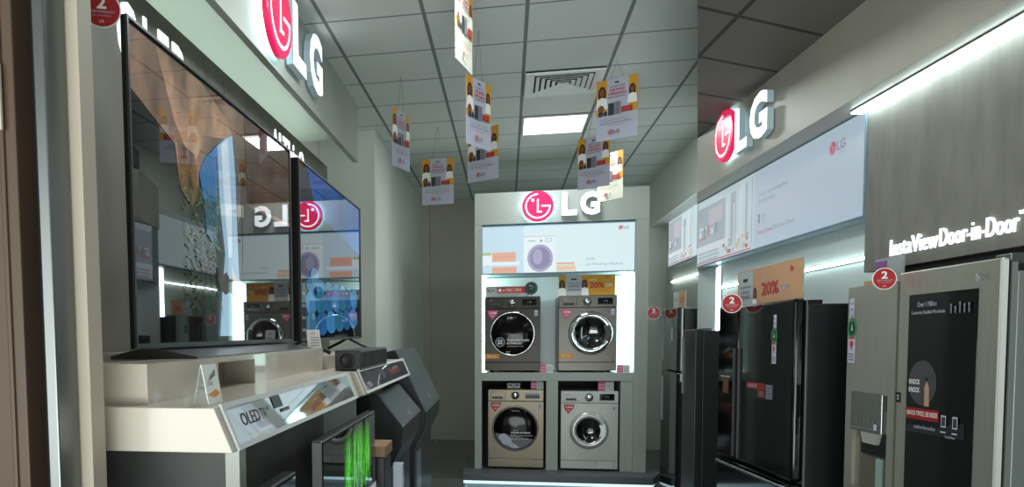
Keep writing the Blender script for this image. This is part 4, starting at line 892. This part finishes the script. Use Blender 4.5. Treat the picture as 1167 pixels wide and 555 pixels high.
MB().box(1.77, 1.84, v0 + 0.02, v0 + 0.12, 0.185, 0.205, BLACK).build('hinge_cover', t, base)
MB().box(1.77, 1.84, v1 - 0.12, v1 - 0.02, 0.185, 0.205, BLACK).build('hinge_cover', t, base)
d1 = MB().box(uf, 1.758, v0, v1, zb - 0.42, zb - 0.012, BF).build('drawer', t, base, bevel=0.01)
MB().tube([(uf + 0.004, v0 + 0.06, zb - 0.035), (uf - 0.022, v0 + 0.08, zb - 0.035), (uf - 0.022, v1 - 0.06, zb - 0.035), (uf + 0.004, v1 - 0.04, zb - 0.035)], 0.009, METAL).build('drawer_handle', d1, base)
d2 = MB().box(uf, 1.758, v0, v1, fl + 0.07, zb - 0.43, BF).build('drawer', t, base, bevel=0.01)
for vv, dd in ((vm - 0.035, near), (vm + 0.035, far)):
    MB().box(uf - 0.012, uf + 0.002, vv - 0.008, vv + 0.008, zb + 0.02, zt - 0.25, DGREY).build('door_handle', dd, base, bevel=0.003)
m = MB(); phone_label(m, (uf - 0.0006, 4.085, 0.045), 0.95); energy_label(m, (uf - 0.0006, 4.10, -0.115), 1.0); m.build('energy_label', near, base)
m = MB(); c = Cv(m, (uf - 0.0008, 4.42, -0.31), (0, -1, 0), (0, 0, 1)); c.rect(0, 0, 0.36, 0.085, mat('film_dark', (0, 0, 0))); c.rect(0.0, 0.05, 0.24, 0.085, mat('banner_red', (0, 0, 0))); c.text('INVERTER', 0.02, 0.058, 0.018, PAPER, w=0.12); c.rect(0.16, 0.01, 0.24, 0.045, SKIN); c.rect(0.26, 0.005, 0.34, 0.08, INKG)
for k in range(4): c.rect(0.27, 0.015 + 0.016 * k, 0.33, 0.019 + 0.016 * k, BLACK)
m.build('promo_sticker', near, base)
m = MB(); c = Cv(m, (uf - 0.0008, v1 - 0.03, -0.33), (0, -1, 0), (0, 0, 1)); c.rect(0.02, 0, 0.16, 0.12, BLACKG); c.rect(0.02, 0.118, 0.17, 0.124, PAPER); c.rect(0.06, 0.02, 0.15, 0.11, mat('brown_print', (96, 66, 40), 0.4)); m.build('dispenser_display', far, base)
badge2('round red two years badge at the top of the black refrigerator doors', (1.64, 4.50, 0.222), (-0.12, -1, 0), 0.055, RIGHT, stick=(1.70, 4.50, 0.215))
b0 = (1.80, 4.4, 0.185)
t = thing('discount_board', 'large pale orange twenty percent off board standing on the black refrigerator', 'sign', b0, RIGHT)
MB().box(1.80, 1.806, 4.0, 4.845, 0.185, 0.428, mat('card_film', (0, 0, 0))).build('board', t, b0)
m = MB(); c = Cv(m, (1.8, 4.845, 0.185), (0, -1, 0), (0, 0, 1)); W, H = 0.845, 0.243
c.rect(0, 0, W, H, ORANGEP); c.rect(0.02, 0.0, W * 0.27, H * 0.97, mat('cool_card', (0, 0, 0))); c.rect(W * 0.1, H * 0.72, W * 0.18, H * 0.80, INK)
c.text('CELEBRATING', W * 0.05, H * 0.56, H * 0.06, INK, w=W * 0.19); c.text('GRAND', W * 0.07, H * 0.42, H * 0.10, mat('ink_purple', (0, 0, 0)), w=W * 0.15); c.text('OPENING', W * 0.05, H * 0.29, H * 0.10, mat('ink_purple', (0, 0, 0)), w=W * 0.19)
person_print(c, W * 0.31, 0, H * 0.6); c.text('20%', W * 0.42, H * 0.33, H * 0.30, INKR, w=W * 0.26, bold=0.02); c.text('OFF', W * 0.70, H * 0.37, H * 0.16, PAPER, w=W * 0.12); c.text('UPTO', W * 0.43, H * 0.68, H * 0.08, PAPER, w=W * 0.1); c.mark(W * 0.86, H * 0.82, H * 0.06, INKR, ORANGEP)
m.build('print', t, b0)

# --- dark slab fridge in the gap
def plain_fridge(label, frame, uf, v0, v1, wt, depth, body, group=None, split=None, front=None):
    fl = wf((uf + depth / 2), (v0 + v1) / 2) if frame is RIGHT else 0.0
    base = (uf + depth / 2, (v0 + v1) / 2, fl); t = thing('refrigerator', label, 'refrigerator', base, frame)
    MB().box(uf + 0.06, uf + depth, v0 + 0.004, v1 - 0.004, fl + 0.03, wt - 0.012, body).build('cabinet', t, base, bevel=0.004)
    parts = [(fl + 0.07, wt)] if split is None else [(fl + 0.07, split - 0.006), (split + 0.006, wt)]
    for a, b in parts:
        d = MB().box(uf, uf + 0.055, v0, v1, a, b, front or body).build('door', t, base, bevel=0.008)
        MB().box(uf - 0.014, uf + 0.002, v1 - 0.05, v1 - 0.03, max(a + 0.08, b - 0.5), b - 0.06, METAL).build('door_handle', d, base, bevel=0.003)
    MB().box(uf + 0.055, uf + 0.06, v0 + 0.006, v1 - 0.006, fl + 0.07, wt - 0.01, DARK).build('door_gasket', t, base)
    MB().box(uf + 0.05, uf + 0.12, v0 + 0.01, v0 + 0.08, wt - 0.012, wt + 0.006, METAL).build('hinge_cover', t, base)
    return t, base
CH = mat('charcoal_fridge', (44, 46, 46), 0.35, 0.2)
t, b0 = plain_fridge('short narrow charcoal refrigerator left of the glossy black one', RIGHT, 1.85, 5.78, 6.08, 0.098, 0.34, CH)
for w_, lab in ((-0.33, 0), (-0.62, 1)):
    pass
# --- tall two-door fridge on the far right wall
t, b0 = plain_fridge('tall dark top-freezer refrigerator with reflective front, farthest on the right wall', WORLD, 1.50, 7.06, 7.73, 1.80, 0.54, mat('dark_olive_fridge', (40, 40, 34), 0.35, 0.2), split=1.22, front=mat('mirror_black_front', (60, 62, 62), 0.06, 0.7))
m = MB(); energy_label(m, (1.4992, 7.30, 1.50), 1.1); m.build('energy_label', t, b0)
badge2('small round red two years badge beside the farthest right refrigerator', (1.42, 7.73, 1.77), (-0.15, -1, 0), 0.062, stick=(1.5, 7.72, 1.76))
b0 = (1.56, 7.3, 1.788)
t = thing('topper_sign', 'pale peach and white topper board on the farthest right refrigerator', 'sign', b0)
MB().box(1.575, 1.581, 7.1, 7.6, 1.788, 1.96, WHITE).build('board', t, b0)
m = MB(); c = Cv(m, (1.575, 7.6, 1.788), (0, -1, 0), (0, 0, 1)); c.rect(0.0, 0, 0.22, 0.172, mat('cool_card', (0, 0, 0))); c.rect(0.22, 0, 0.5, 0.172, ORANGEP); c.text('GRAND', 0.04, 0.08, 0.03, INKG, w=0.14); c.text('20%', 0.28, 0.06, 0.05, INKR, w=0.16); m.build('print', t, b0)
b0 = (1.60, 6.9, 0)

# repeats share a group phrase
GROUPS = {'hanging_poster': 'grand opening posters hung from the ceiling', 'washing_machine': 'washing machines in the display unit', 'refrigerator': 'refrigerators along the right wall',
          'television': 'televisions on the left counter', 'round_badge': 'round red badges on the appliances', 'illuminated_sign': 'illuminated signs', 'wall_lettering': 'lit letterings on the wall panels',
          'light_box': 'backlit picture boxes', 'information_sign': 'glossy signs on the counter edge', 'monitor': 'monitors in front of the counter', 'display_kiosk': 'black kiosks by the counter',
          'wall_light_strip': 'light strips on the right walls', 'topper_sign': 'topper signs on the appliances', 'price_card': 'small price cards'}
for o in bpy.data.objects:
    if o.parent is None and 'category' in o.keys():
        k = o.name.split('.')[0]
        if k in GROUPS: o['group'] = GROUPS[k]
